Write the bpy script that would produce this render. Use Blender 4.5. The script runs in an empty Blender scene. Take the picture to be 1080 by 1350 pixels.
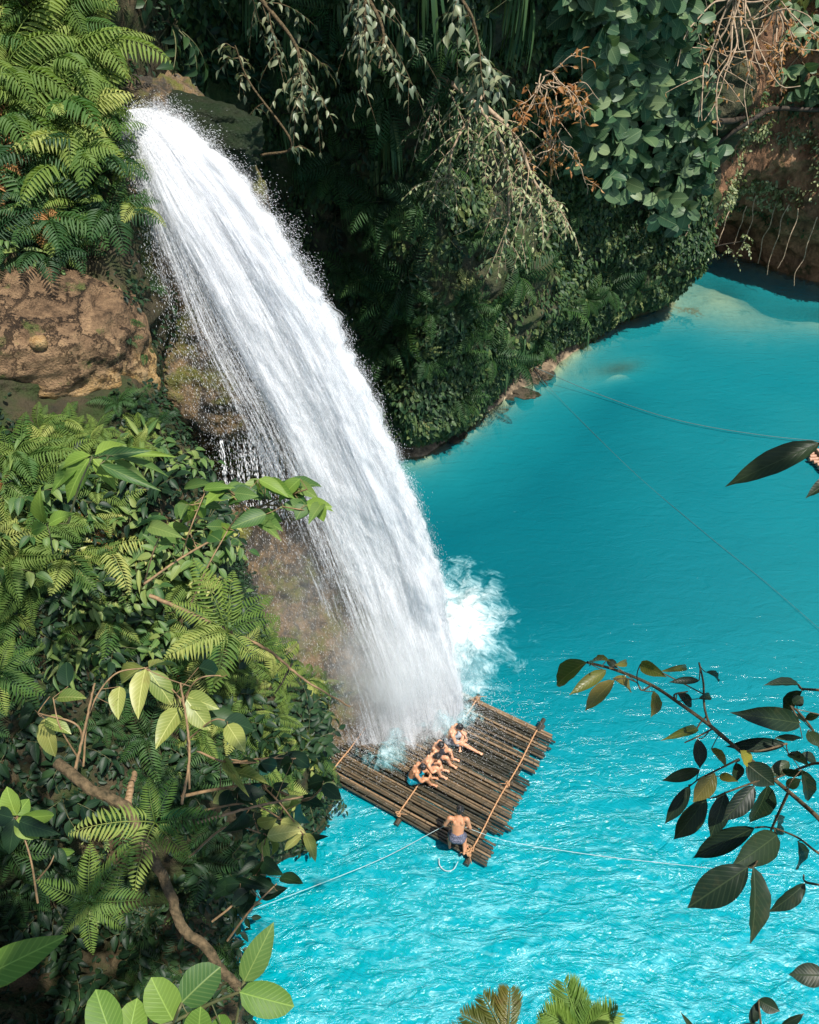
import bpy, math, random
import numpy as np
from mathutils import Vector, Matrix
from mathutils.bvhtree import BVHTree

random.seed(7)
rng = np.random.default_rng(11)
SC = bpy.context.scene
COL = SC.collection

# ------------------------------------------------------------------ camera
PITCH = math.radians(39.0)
VFOV = math.radians(62.0)
CAM = np.array([0.0, 0.0, 14.0])
FPX = 675.0 / math.tan(VFOV / 2)
RIGHT = np.array([1.0, 0, 0])
UP = np.array([0, math.sin(PITCH), math.cos(PITCH)])
FWD = np.array([0, math.cos(PITCH), -math.sin(PITCH)])


def ray(px, py):
    return FWD + RIGHT * ((px - 540) / FPX) - UP * ((py - 675) / FPX)


def at_y(px, py, Y):
    r = ray(px, py)
    return CAM + r * (Y / r[1])


def at_z(px, py, z=0.0):
    r = ray(px, py)
    return CAM + r * ((z - CAM[2]) / r[2])


def at_d(px, py, d):
    """Point at axis depth d metres in front of the viewer."""
    return CAM + ray(px, py) * d


def project(P):
    q = np.asarray(P) - CAM
    d = q @ FWD
    d = np.where(np.abs(d) < 1e-6, 1e-6, d)
    return 540 + FPX * (q @ RIGHT) / d, 675 - FPX * (q @ UP) / d, d


# ------------------------------------------------------------------ numpy noise
def _hash(ix, iy, iz, seed):
    n = (ix * 374761393 + iy * 668265263 + iz * 2147483647 + seed * 974634777) & 0xFFFFFFFF
    n = ((n ^ (n >> 13)) * 1274126177) & 0xFFFFFFFF
    n = n ^ (n >> 16)
    return (n & 0xFFFFFF) / float(0xFFFFFF)


def vnoise(P, seed=0):
    P = np.asarray(P, float)
    i = np.floor(P).astype(np.int64)
    f = P - i
    f = f * f * (3 - 2 * f)
    out = 0
    for dx in (0, 1):
        wx = f[:, 0] if dx else 1 - f[:, 0]
        for dy in (0, 1):
            wy = f[:, 1] if dy else 1 - f[:, 1]
            for dz in (0, 1):
                wz = f[:, 2] if dz else 1 - f[:, 2]
                out = out + wx * wy * wz * _hash(i[:, 0] + dx, i[:, 1] + dy, i[:, 2] + dz, seed)
    return out * 2 - 1


def fbm(P, octv=4, seed=0, gain=0.5):
    P = np.asarray(P, float)
    a, s, tot = 1.0, 0.0, 0.0
    for k in range(octv):
        s = s + a * vnoise(P * (2 ** k) + 17.3 * k, seed + k)
        tot += a
        a *= gain
    return s / tot


def sstep(a, b, x):
    t = np.clip((x - a) / (b - a), 0, 1)
    return t * t * (3 - 2 * t)


def catmull(P, n):
    """Resample control points P (k,...) to n rows with a Catmull-Rom spline."""
    P = np.asarray(P, float)
    k = len(P)
    Q = np.concatenate([[2 * P[0] - P[1]], P, [2 * P[-1] - P[-2]]])
    u = np.linspace(0, k - 1, n)
    i = np.minimum(u.astype(int), k - 2)
    t = (u - i).reshape((-1,) + (1,) * (P.ndim - 1))
    p0, p1, p2, p3 = Q[i], Q[i + 1], Q[i + 2], Q[i + 3]
    return 0.5 * (2 * p1 + (p2 - p0) * t + (2 * p0 - 5 * p1 + 4 * p2 - p3) * t ** 2 + (3 * p1 - p0 - 3 * p2 + p3) * t ** 3)


# ------------------------------------------------------------------ mesh collecting
class Geo:
    def __init__(self):
        self.V, self.F, self.U, self.A = [], [], [], []
        self.n = 0

    def add(self, V, F, UV=None, att=None):
        V = np.asarray(V, float).reshape(-1, 3)
        F = np.asarray(F, np.int64)
        self.V.append(V)
        self.F.append(F + self.n)
        self.U.append(np.zeros((len(V), 2)) if UV is None else np.asarray(UV, float))
        self.A.append(np.zeros(len(V)) if att is None else np.broadcast_to(np.asarray(att, float), (len(V),)))
        self.n += len(V)
        return self

    def merge(self, g, M=None):
        for V, F, U, A in zip(g.V, g.F, g.U, g.A):
            pass
        return self

    def build(self, name, mat, parent=None, origin=None, smooth=True, attname='dens'):
        V = np.concatenate(self.V)
        U = np.concatenate(self.U)
        A = np.concatenate(self.A)
        org = np.zeros(3) if origin is None else np.asarray(origin, float)
        me = bpy.data.meshes.new(name)
        loops = np.concatenate([f.ravel() for f in self.F])
        tot = np.concatenate([np.full(len(f), f.shape[1]) for f in self.F])
        start = np.concatenate([[0], np.cumsum(tot)[:-1]])
        me.vertices.add(len(V))
        me.vertices.foreach_set('co', (V - org).astype(np.float32).ravel())
        me.loops.add(len(loops))
        me.loops.foreach_set('vertex_index', loops.astype(np.int32))
        me.polygons.add(len(tot))
        me.polygons.foreach_set('loop_start', start.astype(np.int32))
        if smooth:
            me.polygons.foreach_set('use_smooth', np.ones(len(tot), bool))
        uv = me.uv_layers.new(name='UVMap')
        uv.data.foreach_set('uv', U[loops].astype(np.float32).ravel())
        at = me.attributes.new(attname, 'FLOAT', 'POINT')
        at.data.foreach_set('value', A.astype(np.float32))
        me.update(calc_edges=True)
        me.validate()
        me.materials.append(mat)
        o = bpy.data.objects.new(name, me)
        COL.objects.link(o)
        if parent is not None:
            o.parent = parent
        o.location = org
        return o


def tag(o, label=None, cat=None, group=None, kind=None):
    if label: o['label'] = label
    if cat: o['category'] = cat
    if group: o['group'] = group
    if kind: o['kind'] = kind
    return o


def empty(name, loc=(0, 0, 0), rot=(0, 0, 0)):
    o = bpy.data.objects.new(name, None)
    COL.objects.link(o)
    o.location = loc
    o.rotation_euler = rot
    o.empty_display_size = 0.1
    return o


def dup(o, parent=None):
    c = o.copy()
    COL.objects.link(c)
    if parent is not None:
        c.parent = parent
    for ch in list(o.children):
        dup(ch, c)
    return c


def norm(v):
    v = np.asarray(v, float)
    return v / np.maximum(np.linalg.norm(v, axis=-1, keepdims=True), 1e-9)


def tube(g, path, radii, sides=6, cap=True, uvscale=1.0, att=0.0):
    P = np.asarray(path, float)
    n = len(P)
    R = np.broadcast_to(np.asarray(radii, float), (n,)) if np.ndim(radii) < 1 or len(np.atleast_1d(radii)) == n else np.linspace(radii[0], radii[-1], n)
    T = norm(np.gradient(P, axis=0))
    a = np.array([0, 0, 1.0]) if abs(T[0][2]) < 0.9 else np.array([1.0, 0, 0])
    X = norm(np.cross(T[0], a))
    ang = np.linspace(0, 2 * math.pi, sides, endpoint=False)
    V, U = [], []
    L = 0
    for i in range(n):
        X = norm(X - T[i] * (X @ T[i]))
        Y = np.cross(T[i], X)
        if i: L += np.linalg.norm(P[i] - P[i - 1])
        V.append(P[i] + R[i] * (np.cos(ang)[:, None] * X + np.sin(ang)[:, None] * Y))
        U.append(np.stack([ang / (2 * math.pi), np.full(sides, L * uvscale)], 1))
    V = np.concatenate(V); U = np.concatenate(U)
    i = np.arange(n - 1)[:, None] * sides
    j = np.arange(sides)[None]
    k = (j + 1) % sides
    F = np.stack([i + j, i + k, i + sides + k, i + sides + j], -1).reshape(-1, 4)
    g.add(V, F, U, att)
    if cap:
        for e, rev in ((0, True), (n - 1, False)):
            g.add(np.concatenate([V[e * sides:(e + 1) * sides], [P[e]]]),
                  [([(q + 1) % sides, q, sides] if rev else [q, (q + 1) % sides, sides]) for q in range(sides)], None, att)
    return g


def grid_faces(nr, nc):
    i = np.arange(nr - 1)[:, None] * nc
    j = np.arange(nc - 1)[None]
    return np.stack([i + j, i + j + 1, i + nc + j + 1, i + nc + j], -1).reshape(-1, 4)


def grid_normals(G):
    du = np.gradient(G, axis=1)
    dv = np.gradient(G, axis=0)
    return norm(np.cross(du, dv))


# ------------------------------------------------------------------ leaves
def leaf_tpl(n=4, fold=0.22, droop=0.2, prof='ellip', wave=0.0, curl=0.0):
    """Unit leaf along +y, width 1 along x, upper face +z; returns verts, tris, uv."""
    t = np.linspace(0, 1, n + 1)
    if prof == 'ellip':
        w = np.sin(np.pi * t ** 0.9) ** 0.75
    elif prof == 'ovate':
        w = np.sin(np.pi * t ** 0.72) ** 0.85
    elif prof == 'round':
        w = np.sin(np.pi * t ** .95) ** .52
    elif prof == 'drip':
        w = np.sin(np.pi * np.minimum(t / .93, 1) ** 1.02) ** .68 * (t < .93) + .05 * (t >= .9) * (1 - t) / .1
    elif prof == 'lance':
        w = np.sin(np.pi * t ** 0.8) ** 1.3
    elif prof == 'obov':
        w = np.sin(np.pi * t ** 1.3) ** 0.8
    else:
        w = np.minimum(1, (1 - t) * 3) * np.minimum(1, t * 6 + .2)
    V, U = [], []
    for i in range(n + 1):
        z = -droop * t[i] ** 2
        V.append((0, t[i] - 0.1 * droop * t[i] ** 2, z)); U.append((0, t[i]))
    for s in (-1, 1):
        for i in range(1, n):
            zz = -droop * t[i] ** 2 + fold * w[i] * .5 + wave * math.sin(i * 2.1 + s)
            V.append((s * .5 * w[i], t[i] - 0.1 * droop * t[i] ** 2, zz)); U.append((s * w[i], t[i]))
    F = []
    for s in (-1, 1):
        off = n + 1 + (0 if s < 0 else n - 1)
        e = lambda i: off + i - 1
        tr = [(0, e(1), 1)] if s < 0 else [(0, 1, e(1))]
        for i in range(1, n - 1):
            tr += [(i, e(i), e(i + 1)), (i, e(i + 1), i + 1)] if s < 0 else [(i, e(i + 1), e(i)), (i, i + 1, e(i + 1))]
        tr += [(n - 1, e(n - 1), n)] if s < 0 else [(n - 1, n, e(n - 1))]
        F += [(a, c, b) for a, b, c in tr]
    return np.array(V, float), np.array(F), np.array(U, float)


def put_leaves(g, P, Y, N, L, W, tpl, att=None):
    """Batch of leaves: base P, axis Y, upper normal N, length L, width W."""
    P = np.atleast_2d(P)
    m = len(P)
    Y = norm(np.broadcast_to(Y, (m, 3)))
    N = np.broadcast_to(N, (m, 3))
    X = norm(np.cross(Y, N))
    Z = np.cross(X, Y)
    L = np.broadcast_to(np.asarray(L, float), (m,)); W = np.broadcast_to(np.asarray(W, float), (m,))
    v, f, u = tpl
    V = (P[:, None] + X[:, None] * (v[None, :, 0:1] * W[:, None, None])
         + Y[:, None] * (v[None, :, 1:2] * L[:, None, None]) + Z[:, None] * (v[None, :, 2:3] * L[:, None, None]))
    F = (f[None] + (np.arange(m) * len(v))[:, None, None]).reshape(-1, 3)
    A = rng.random(m) if att is None else np.broadcast_to(att, (m,))
    g.add(V.reshape(-1, 3), F, np.tile(u, (m, 1)), np.repeat(A, len(v)))


def rnd(m, s=1.0):
    return rng.normal(size=(m, 3)) * s
# ------------------------------------------------------------------ materials
class NT:
    """Small wrapper that writes node trees briefly."""
    def __init__(self, m):
        m.use_nodes = True
        self.t = m.node_tree
        self.t.nodes.clear()
        self.out = self.t.nodes.new('ShaderNodeOutputMaterial')

    def n(self, kind, **kw):
        nd = self.t.nodes.new(kind)
        for k, v in kw.items():
            if k == 'ins':
                for a, b in v.items():
                    s = nd.inputs[a]
                    if isinstance(b, bpy.types.NodeSocket):
                        self.t.links.new(b, s)
                    else:
                        s.default_value = b
            else:
                setattr(nd, k, v)
        return nd

    def math(self, op, a, b=0.0, c=0.0, clamp=False):
        nd = self.n('ShaderNodeMath', operation=op, use_clamp=clamp, ins={0: a, 1: b, 2: c})
        return nd.outputs[0]

    def ramp(self, fac, stops, interp='LINEAR'):
        nd = self.n('ShaderNodeValToRGB', ins={0: fac})
        cr = nd.color_ramp
        cr.interpolation = interp
        while len(cr.elements) < len(stops):
            cr.elements.new(0.5)
        for e, (p, c) in zip(cr.elements, stops):
            e.position = p
            e.color = (*c, 1) if len(c) == 3 else c
        return nd.outputs[0]

    def mix(self, fac, a, b, blend='MIX'):
        nd = self.n('ShaderNodeMix', data_type='RGBA', blend_type=blend)
        for i, v in ((0, fac), (6, a), (7, b)):
            if isinstance(v, bpy.types.NodeSocket): self.t.links.new(v, nd.inputs[i])
            else: nd.inputs[i].default_value = v if i == 0 else ((*v, 1) if len(v) == 3 else v)
        return nd.outputs[2]

    def noise(self, vec, scale, detail=4, rough=.55, dist=0.0):
        nd = self.n('ShaderNodeTexNoise', ins={'Scale': scale, 'Detail': detail, 'Roughness': rough, 'Distortion': dist})
        if vec is not None: self.t.links.new(vec, nd.inputs['Vector'])
        return nd.outputs['Fac']

    def pos(self, scale=(1, 1, 1), kind='Object'):
        tc = self.n('ShaderNodeTexCoord')
        mp = self.n('ShaderNodeMapping', ins={'Vector': tc.outputs[kind], 'Scale': scale})
        return mp.outputs[0]

    def attr(self, name):
        return self.n('ShaderNodeAttribute', attribute_name=name).outputs['Fac']

    def bump(self, h, strength=.5, dist=.05, nrm=None):
        nd = self.n('ShaderNodeBump', ins={'Height': h, 'Strength': strength, 'Distance': dist})
        if nrm is not None: self.t.links.new(nrm, nd.inputs['Normal'])
        return nd.outputs[0]

    def bsdf(self, color, rough=.6, spec=.5, normal=None, **kw):
        ins = {'Base Color': color if isinstance(color, bpy.types.NodeSocket) else (*color, 1), 'Roughness': rough, 'Specular IOR Level': spec}
        if normal is not None: ins['Normal'] = normal
        ins.update(kw)
        return self.n('ShaderNodeBsdfPrincipled', ins=ins).outputs[0]

    def surf(self, s):
        self.t.links.new(s, self.out.inputs['Surface'])


def newmat(name):
    m = bpy.data.materials.new(name)
    return m, NT(m)


def leaf_mat(name, cols, rough=.42, spec=.45, trans=.3, veins=0.0, blotch=None, blotch_amt=0.0, scale=3.0):
    """cols: three colours picked per leaf; veins: strength of midrib and side veins."""
    m, t = newmat(name)
    a = t.attr('dens')
    oi = t.n('ShaderNodeObjectInfo').outputs['Random']
    nz = t.noise(t.pos(kind='Object'), scale, 3)
    f = t.math('ADD', t.math('MULTIPLY', a, .62), t.math('ADD', t.math('MULTIPLY', oi, .2), t.math('MULTIPLY', t.math('SUBTRACT', nz, .5), .7)), clamp=True)
    k = len(cols)
    c = t.ramp(f, [((i + .25) / (k - .5), cc) for i, cc in enumerate(cols)])
    nrm = None
    if veins:
        uv = t.n('ShaderNodeUVMap').outputs[0]
        sp = t.n('ShaderNodeSeparateXYZ', ins={0: uv})
        au = t.math('ABSOLUTE', sp.outputs[0])
        mid = t.math('SUBTRACT', 1.0, t.math('MULTIPLY', au, 16.0), clamp=True)
        ph = t.math('SUBTRACT', t.math('MULTIPLY', sp.outputs[1], 62.0), t.math('MULTIPLY', au, 20.0))
        sv = t.math('POWER', t.math('MULTIPLY_ADD', t.math('SINE', ph), .5, .5), 6.0)
        v = t.math('MAXIMUM', mid, t.math('MULTIPLY', sv, .28))
        c = t.mix(t.math('MULTIPLY', v, veins), c, tuple(min(1, x * 2.1 + .03) for x in cols[-1]))
        nrm = t.bump(t.math('ADD', t.math('MULTIPLY', v, -1.0), t.math('MULTIPLY', nz, .5)), .3, .003)
    if blotch:
        bz = t.noise(t.pos(kind='Object'), scale * 6, 3, .7)
        b = t.math('MULTIPLY', t.math('SUBTRACT', bz, .56, clamp=True), 6.0 * blotch_amt, clamp=True)
        c = t.mix(b, c, blotch)
    p = t.bsdf(c, rough, spec, nrm)
    tr = t.n('ShaderNodeBsdfTranslucent', ins={'Color': t.mix(1.0, c, (1.0, 1.05, .55), 'MULTIPLY')}).outputs[0]
    t.surf(t.n('ShaderNodeMixShader', ins={0: trans, 1: p, 2: tr}).outputs[0])
    return m


def rock_mat(name, stops, moss=None, moss_lo=.5, moss_hi=.62, scale=.8, rough=.8, spec=.3, bump=.7, stretch=(1, 1, .6), streak=None):
    m, t = newmat(name)
    v = t.pos(stretch)
    n1 = t.noise(v, scale, 8, .62, .4)
    n2 = t.noise(v, scale * 9, 6, .65)
    n3 = t.noise(v, scale * 34, 4, .6)
    f = t.math('ADD', t.math('MULTIPLY', n1, .62), t.math('MULTIPLY', n2, .38))
    c = t.ramp(f, stops)
    if streak:
        s = t.noise(t.pos((5, 5, .35)), 1.2, 4, .6)
        c = t.mix(t.math('MULTIPLY', t.math('SUBTRACT', s, .5, clamp=True), 4.0, clamp=True), c, streak)
    if moss:
        mz = t.noise(t.pos(), scale * 1.6, 7, .68, .3)
        mk = t.n('ShaderNodeMapRange', ins={0: mz, 1: moss_lo, 2: moss_hi}).outputs[0]
        mc = t.mix(n2, moss, tuple(x * .35 for x in moss))
        c = t.mix(mk, c, mc)
    h = t.math('ADD', t.math('MULTIPLY', n2, 1.0), t.math('MULTIPLY', n3, .45))
    t.surf(t.bsdf(c, rough, spec, t.bump(h, bump, .12)))
    return m


def plain(name, c1, c2, scale=8, rough=.6, spec=.4, bump=.3, dist=.01, detail=5):
    m, t = newmat(name)
    n = t.noise(t.pos(), scale, detail, .6)
    c = t.ramp(n, [(.3, c1), (.7, c2)])
    t.surf(t.bsdf(c, rough, spec, t.bump(n, bump, dist)))
    return m


M = {}
M['bank'] = rock_mat('bank_rock', [(.3, (.012, .013, .008)), (.5, (.05, .04, .02)), (.7, (.13, .085, .04))], (.035, .06, .012), .45, .6, .7)
def ledge_mat():
    m, t = newmat('earthy_ledge_rock')
    v = t.pos()
    n1, n2, n3 = t.noise(v, 1.5, 8, .65, .4), t.noise(v, 9, 6, .7), t.noise(v, 40, 4, .6)
    f = t.math('ADD', t.math('MULTIPLY', n1, .5), t.math('MULTIPLY', n2, .5))
    br = t.ramp(f, [(.36, (.04, .027, .015)), (.46, (.16, .1, .055)), (.56, (.29, .185, .1)), (.66, (.42, .27, .14))])
    oc = t.ramp(f, [(.36, (.2, .1, .03)), (.46, (.45, .27, .1)), (.56, (.62, .42, .2)), (.66, (.66, .52, .3))])
    z = t.n('ShaderNodeSeparateXYZ', ins={0: v}).outputs[2]
    k = t.n('ShaderNodeMapRange', ins={0: t.math('ADD', z, t.math('MULTIPLY', t.math('SUBTRACT', n1, .5), 2.2)), 1: .3, 2: -.15}).outputs[0]
    c = t.mix(k, br, oc)
    mz = t.noise(v, 2.4, 7, .68)
    c = t.mix(t.n('ShaderNodeMapRange', ins={0: mz, 1: .58, 2: .66}).outputs[0], c, (.09, .11, .03))
    # dark pits and cracks
    vo = t.n('ShaderNodeTexVoronoi', feature='DISTANCE_TO_EDGE', ins={'Vector': t.n('ShaderNodeVectorMath', operation='ADD', ins={0: v, 1: t.n('ShaderNodeCombineXYZ', ins={0: n1, 1: n2, 2: n1}).outputs[0]}).outputs[0], 'Scale': 1.5}).outputs['Distance']
    cr = t.math('SUBTRACT', 1.0, t.math('MULTIPLY', vo, 22.0), clamp=True)
    c = t.mix(t.math('MULTIPLY', cr, .7), c, (.03, .02, .012))
    h = t.math('ADD', t.math('ADD', n2, t.math('MULTIPLY', n3, .5)), t.math('MULTIPLY', cr, -.6))
    t.surf(t.bsdf(c, .85, .25, t.bump(h, 1.0, .09)))
    return m


M['ledge'] = ledge_mat()
M['ochre'] = rock_mat('ochre_rock', [(.32, (.07, .04, .015)), (.46, (.3, .17, .05)), (.58, (.5, .33, .14)), (.7, (.55, .42, .22))], (.14, .19, .03), .47, .57, 2.2, bump=1.2, stretch=(1, 1, 1))
M['fallrock'] = rock_mat('wet_fall_rock', [(.3, (.015, .013, .011)), (.44, (.07, .058, .042)), (.54, (.24, .155, .075)), (.64, (.15, .14, .115)), (.78, (.24, .22, .19))], (.2, .2, .04), .49, .6, 1.0, rough=.4, spec=.55, bump=1.0, streak=(.03, .028, .022))
M['lip'] = rock_mat('mossy_lip_rock', [(.3, (.006, .009, .005)), (.6, (.026, .034, .014)), (.8, (.06, .06, .025))], (.02, .04, .012), .4, .56, 1.3, rough=.5, bump=.9)
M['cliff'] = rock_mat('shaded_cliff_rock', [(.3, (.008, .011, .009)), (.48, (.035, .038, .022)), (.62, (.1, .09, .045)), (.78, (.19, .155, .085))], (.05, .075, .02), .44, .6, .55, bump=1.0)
M['warmcliff'] = rock_mat('warm_cliff_rock', [(.3, (.03, .018, .01)), (.45, (.15, .08, .042)), (.57, (.33, .18, .095)), (.72, (.45, .29, .17))], (.05, .065, .018), .55, .68, .8, bump=1.0)

# leaf families
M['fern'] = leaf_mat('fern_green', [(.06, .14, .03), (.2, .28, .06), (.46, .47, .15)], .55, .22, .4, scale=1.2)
M['fern_dark'] = leaf_mat('fern_shade_green', [(.022, .065, .022), (.045, .11, .03), (.085, .16, .04)], .5, .3, .35, scale=1.2)  # darker copy of the fern green, shade painted into the colour
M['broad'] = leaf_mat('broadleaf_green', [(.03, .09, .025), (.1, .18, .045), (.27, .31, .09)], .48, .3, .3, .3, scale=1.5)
M['broad_dark'] = leaf_mat('broadleaf_shade_green', [(.006, .02, .010), (.014, .04, .016), (.035, .075, .022)], .46, .3, .25, .3, scale=1.5)  # broadleaf green again, darkened in colour to stand for shade
M['yellowing'] = leaf_mat('yellowing_leaf', [(.13, .19, .04), (.3, .32, .08), (.5, .44, .17)], .42, .45, .3, .4, (.2, .12, .04), .3, scale=1.5)
M['climber'] = leaf_mat('climber_leaf', [(.025, .075, .035), (.085, .145, .065), (.24, .29, .14)], .45, .3, .2, .3, scale=.8)
M['smallleaf'] = leaf_mat('small_pale_leaf', [(.08, .13, .06), (.22, .26, .12), (.42, .43, .22)], .42, .45, .25, scale=.8)
M['hang'] = leaf_mat('hanging_pale_leaf', [(.07, .11, .07), (.2, .23, .13), (.4, .38, .23)], .42, .45, .25, scale=.8)
M['cover'] = leaf_mat('cliff_cover_leaf', [(.018, .05, .024), (.06, .11, .036), (.18, .2, .065)], .5, .3, .25, scale=.4)
M['blade'] = leaf_mat('hanging_blade', [(.025, .08, .035), (.07, .14, .05), (.17, .22, .08)], .45, .4, .3, scale=.6)
M['moss_leaf'] = leaf_mat('moss_cushion_leaf', [(.06, .1, .03), (.17, .21, .07), (.33, .34, .14)], .5, .25, .3, scale=.8)
M['near_dark'] = leaf_mat('near_shade_leaf', [(.005, .014, .008), (.012, .028, .011), (.036, .055, .016)], .42, .3, .25, .35, (.09, .07, .025), .25, scale=3)  # shade painted into the foreground leaf colour
M['near_olive'] = leaf_mat('near_olive_leaf', [(.07, .10, .018), (.14, .14, .022), (.22, .16, .04)], .38, .5, .35, .4, (.15, .07, .025), .4, scale=3)
M['near_yellow'] = leaf_mat('near_yellow_leaf', [(.25, .26, .04), (.34, .3, .04), (.38, .3, .05)], .4, .45, .35, .3, (.2, .12, .03), .4, scale=3)
M['near_light'] = leaf_mat('near_light_leaf', [(.09, .18, .03), (.16, .25, .04), (.22, .31, .06)], .5, .28, .35, .4, scale=3)
M['dryleaf'] = leaf_mat('dry_orange_leaf', [(.25, .1, .03), (.4, .2, .07), (.5, .3, .14)], .6, .3, .3, scale=2)

M['bark'] = plain('grey_brown_bark', (.02, .02, .01), (.17, .12, .065), 26, .85, .2, 1.0, .02, 8)
M['bark_pale'] = plain('pale_dry_twig', (.2, .14, .09), (.5, .38, .26), 10, .8, .2, .5)
M['bark_dark'] = plain('dark_wet_bark', (.012, .01, .008), (.06, .045, .03), 10, .7, .3, .6)
M['stem'] = plain('green_stem', (.04, .06, .02), (.13, .12, .05), 20, .6, .4, .3)
M['stem_tan'] = plain('tan_stem', (.12, .08, .04), (.32, .2, .1), 20, .6, .4, .3)
M['rope'] = plain('orange_lashing_rope', (.34, .17, .08), (.55, .33, .18), 40, .8, .2, .6)
M['cable'] = plain('white_nylon_line', (.25, .42, .42), (.5, .6, .6), 30, .6, .3, .1)
M['dark_cable'] = plain('dark_wet_line', (.04, .09, .09), (.1, .16, .16), 30, .6, .3, .1)


def bamboo_mat():
    m, t = newmat('weathered_bamboo')
    a = t.attr('dens')
    n = t.noise(t.pos((1.5, 1.5, 1.5)), 5, 5, .65)
    n2 = t.noise(t.pos(), 45, 3, .6)
    f = t.math('ADD', t.math('MULTIPLY', a, .6), t.math('MULTIPLY', n, .42))
    c = t.ramp(f, [(.12, (.014, .017, .013)), (.38, (.045, .04, .026)), (.62, (.12, .086, .05)), (.88, (.27, .18, .1))])
    uv = t.n('ShaderNodeUVMap').outputs[0]
    y = t.n('ShaderNodeSeparateXYZ', ins={0: uv}).outputs[1]
    fr = t.math('FRACT', y)
    ring = t.math('LESS_THAN', fr, .045)
    c = t.mix(t.math('MULTIPLY', ring, .8), c, (.02, .017, .012))
    c = t.mix(t.math('MULTIPLY', t.math('SUBTRACT', n2, .55, clamp=True), 2.5, clamp=True), c, (.03, .035, .02))
    t.surf(t.bsdf(c, .32, .6, t.bump(n2, .25, .01)))
    return m


M['bamboo'] = bamboo_mat()


def skin_mat(name, c1, c2):
    m, t = newmat(name)
    n = t.noise(t.pos(), 9, 3)
    t.surf(t.bsdf(t.ramp(n, [(.3, c1), (.7, c2)]), .42, .5, None, **{'Subsurface Weight': .12, 'Subsurface Scale': .02}))
    return m


M['skin'] = skin_mat('wet_tan_skin', (.5, .25, .14), (.62, .33, .2))
M['skin_dark'] = skin_mat('sun_tanned_skin', (.4, .185, .095), (.52, .26, .14))
M['hair'] = plain('wet_black_hair', (.004, .004, .005), (.02, .017, .016), 60, .35, .5, .6)
M['eye'] = plain('dark_eye', (.01, .008, .006), (.03, .02, .015), 10, .2, .6, .0)
M['red_bamboo'] = plain('reddish_bamboo', (.2, .09, .05), (.5, .3, .2), 14, .5, .4, .3)
M['bamboo_gap'] = plain('wet_bamboo_gap_shade', (.008, .01, .008), (.04, .04, .03), 12, .35, .5, .3)  # black tone paints the shade between the raft poles
M['short_teal'] = plain('teal_swim_shorts', (.0, .18, .26), (.01, .3, .4), 25, .6, .3, .3)
M['short_navy'] = plain('patterned_navy_shorts', (.008, .012, .03), (.2, .2, .26), 34, .7, .2, .3)
M['short_dark'] = plain('dark_swim_shorts', (.02, .022, .03), (.06, .06, .07), 25, .7, .2, .3)
M['short_pale'] = plain('grey_wet_shorts', (.22, .24, .27), (.4, .42, .45), 25, .7, .2, .3)


def water_mat():
    m, t = newmat('turquoise_pool_water')
    d = t.attr('dens')
    murk = t.math('SUBTRACT', 1.0, t.math('EXPONENT', t.math('MULTIPLY', d, -1.35)))
    deep = t.math('SUBTRACT', 1.0, t.math('EXPONENT', t.math('MULTIPLY', d, -.34)))
    w = t.pos((1, 1, 1))
    big = t.noise(w, .13, 3, .5)
    c = t.mix(deep, (.012, .25, .27), (.0, .06, .088))  # depth tone, darkened further for the cliff's shade and reflection
    c = t.mix(t.math('MULTIPLY', t.math('SUBTRACT', big, .35, clamp=True), 1.0, clamp=True), c, (.0, .15, .19))
    # sky reflections on ripples painted as pale patches, denser in the choppy part
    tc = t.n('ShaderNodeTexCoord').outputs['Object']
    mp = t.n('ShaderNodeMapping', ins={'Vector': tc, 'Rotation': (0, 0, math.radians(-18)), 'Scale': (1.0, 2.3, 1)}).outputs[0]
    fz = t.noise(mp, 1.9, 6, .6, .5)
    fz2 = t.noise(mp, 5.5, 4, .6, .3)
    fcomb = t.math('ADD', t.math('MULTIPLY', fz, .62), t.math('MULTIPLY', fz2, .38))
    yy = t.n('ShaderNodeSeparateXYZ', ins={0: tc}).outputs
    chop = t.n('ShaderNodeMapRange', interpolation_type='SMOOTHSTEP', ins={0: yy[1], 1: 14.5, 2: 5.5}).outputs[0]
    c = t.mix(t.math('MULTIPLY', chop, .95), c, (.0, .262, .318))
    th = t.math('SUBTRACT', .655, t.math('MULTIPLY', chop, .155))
    refl = t.math('MULTIPLY', t.math('SUBTRACT', fcomb, th, clamp=True), 6.0, clamp=True)
    c = t.mix(t.math('MULTIPLY', refl, .42), c, (.2, .6, .65))
    # waves
    w1 = t.noise(mp, 1.6, 5, .6, .8)
    w2 = t.noise(w, 6.5, 4, .6, .4)
    h = t.math('ADD', t.math('MULTIPLY', w1, 1.0), t.math('MULTIPLY', w2, .28))
    hs = t.math('MULTIPLY', h, t.math('MULTIPLY_ADD', chop, .55, .2))
    nrm = t.bump(hs, 1.0, .17)
    p = t.bsdf(c, .16, .36, nrm)
    clear = t.n('ShaderNodeMixShader', ins={0: t.n('ShaderNodeFresnel', ins={'IOR': 1.33, 'Normal': nrm}).outputs[0],
                                            1: t.n('ShaderNodeBsdfTransparent', ins={'Color': (.8, .97, .93, 1)}).outputs[0],
                                            2: t.n('ShaderNodeBsdfGlossy', ins={'Roughness': .05, 'Normal': nrm}).outputs[0]}).outputs[0]
    t.surf(t.n('ShaderNodeMixShader', ins={0: murk, 1: clear, 2: p}).outputs[0])
    return m


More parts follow.
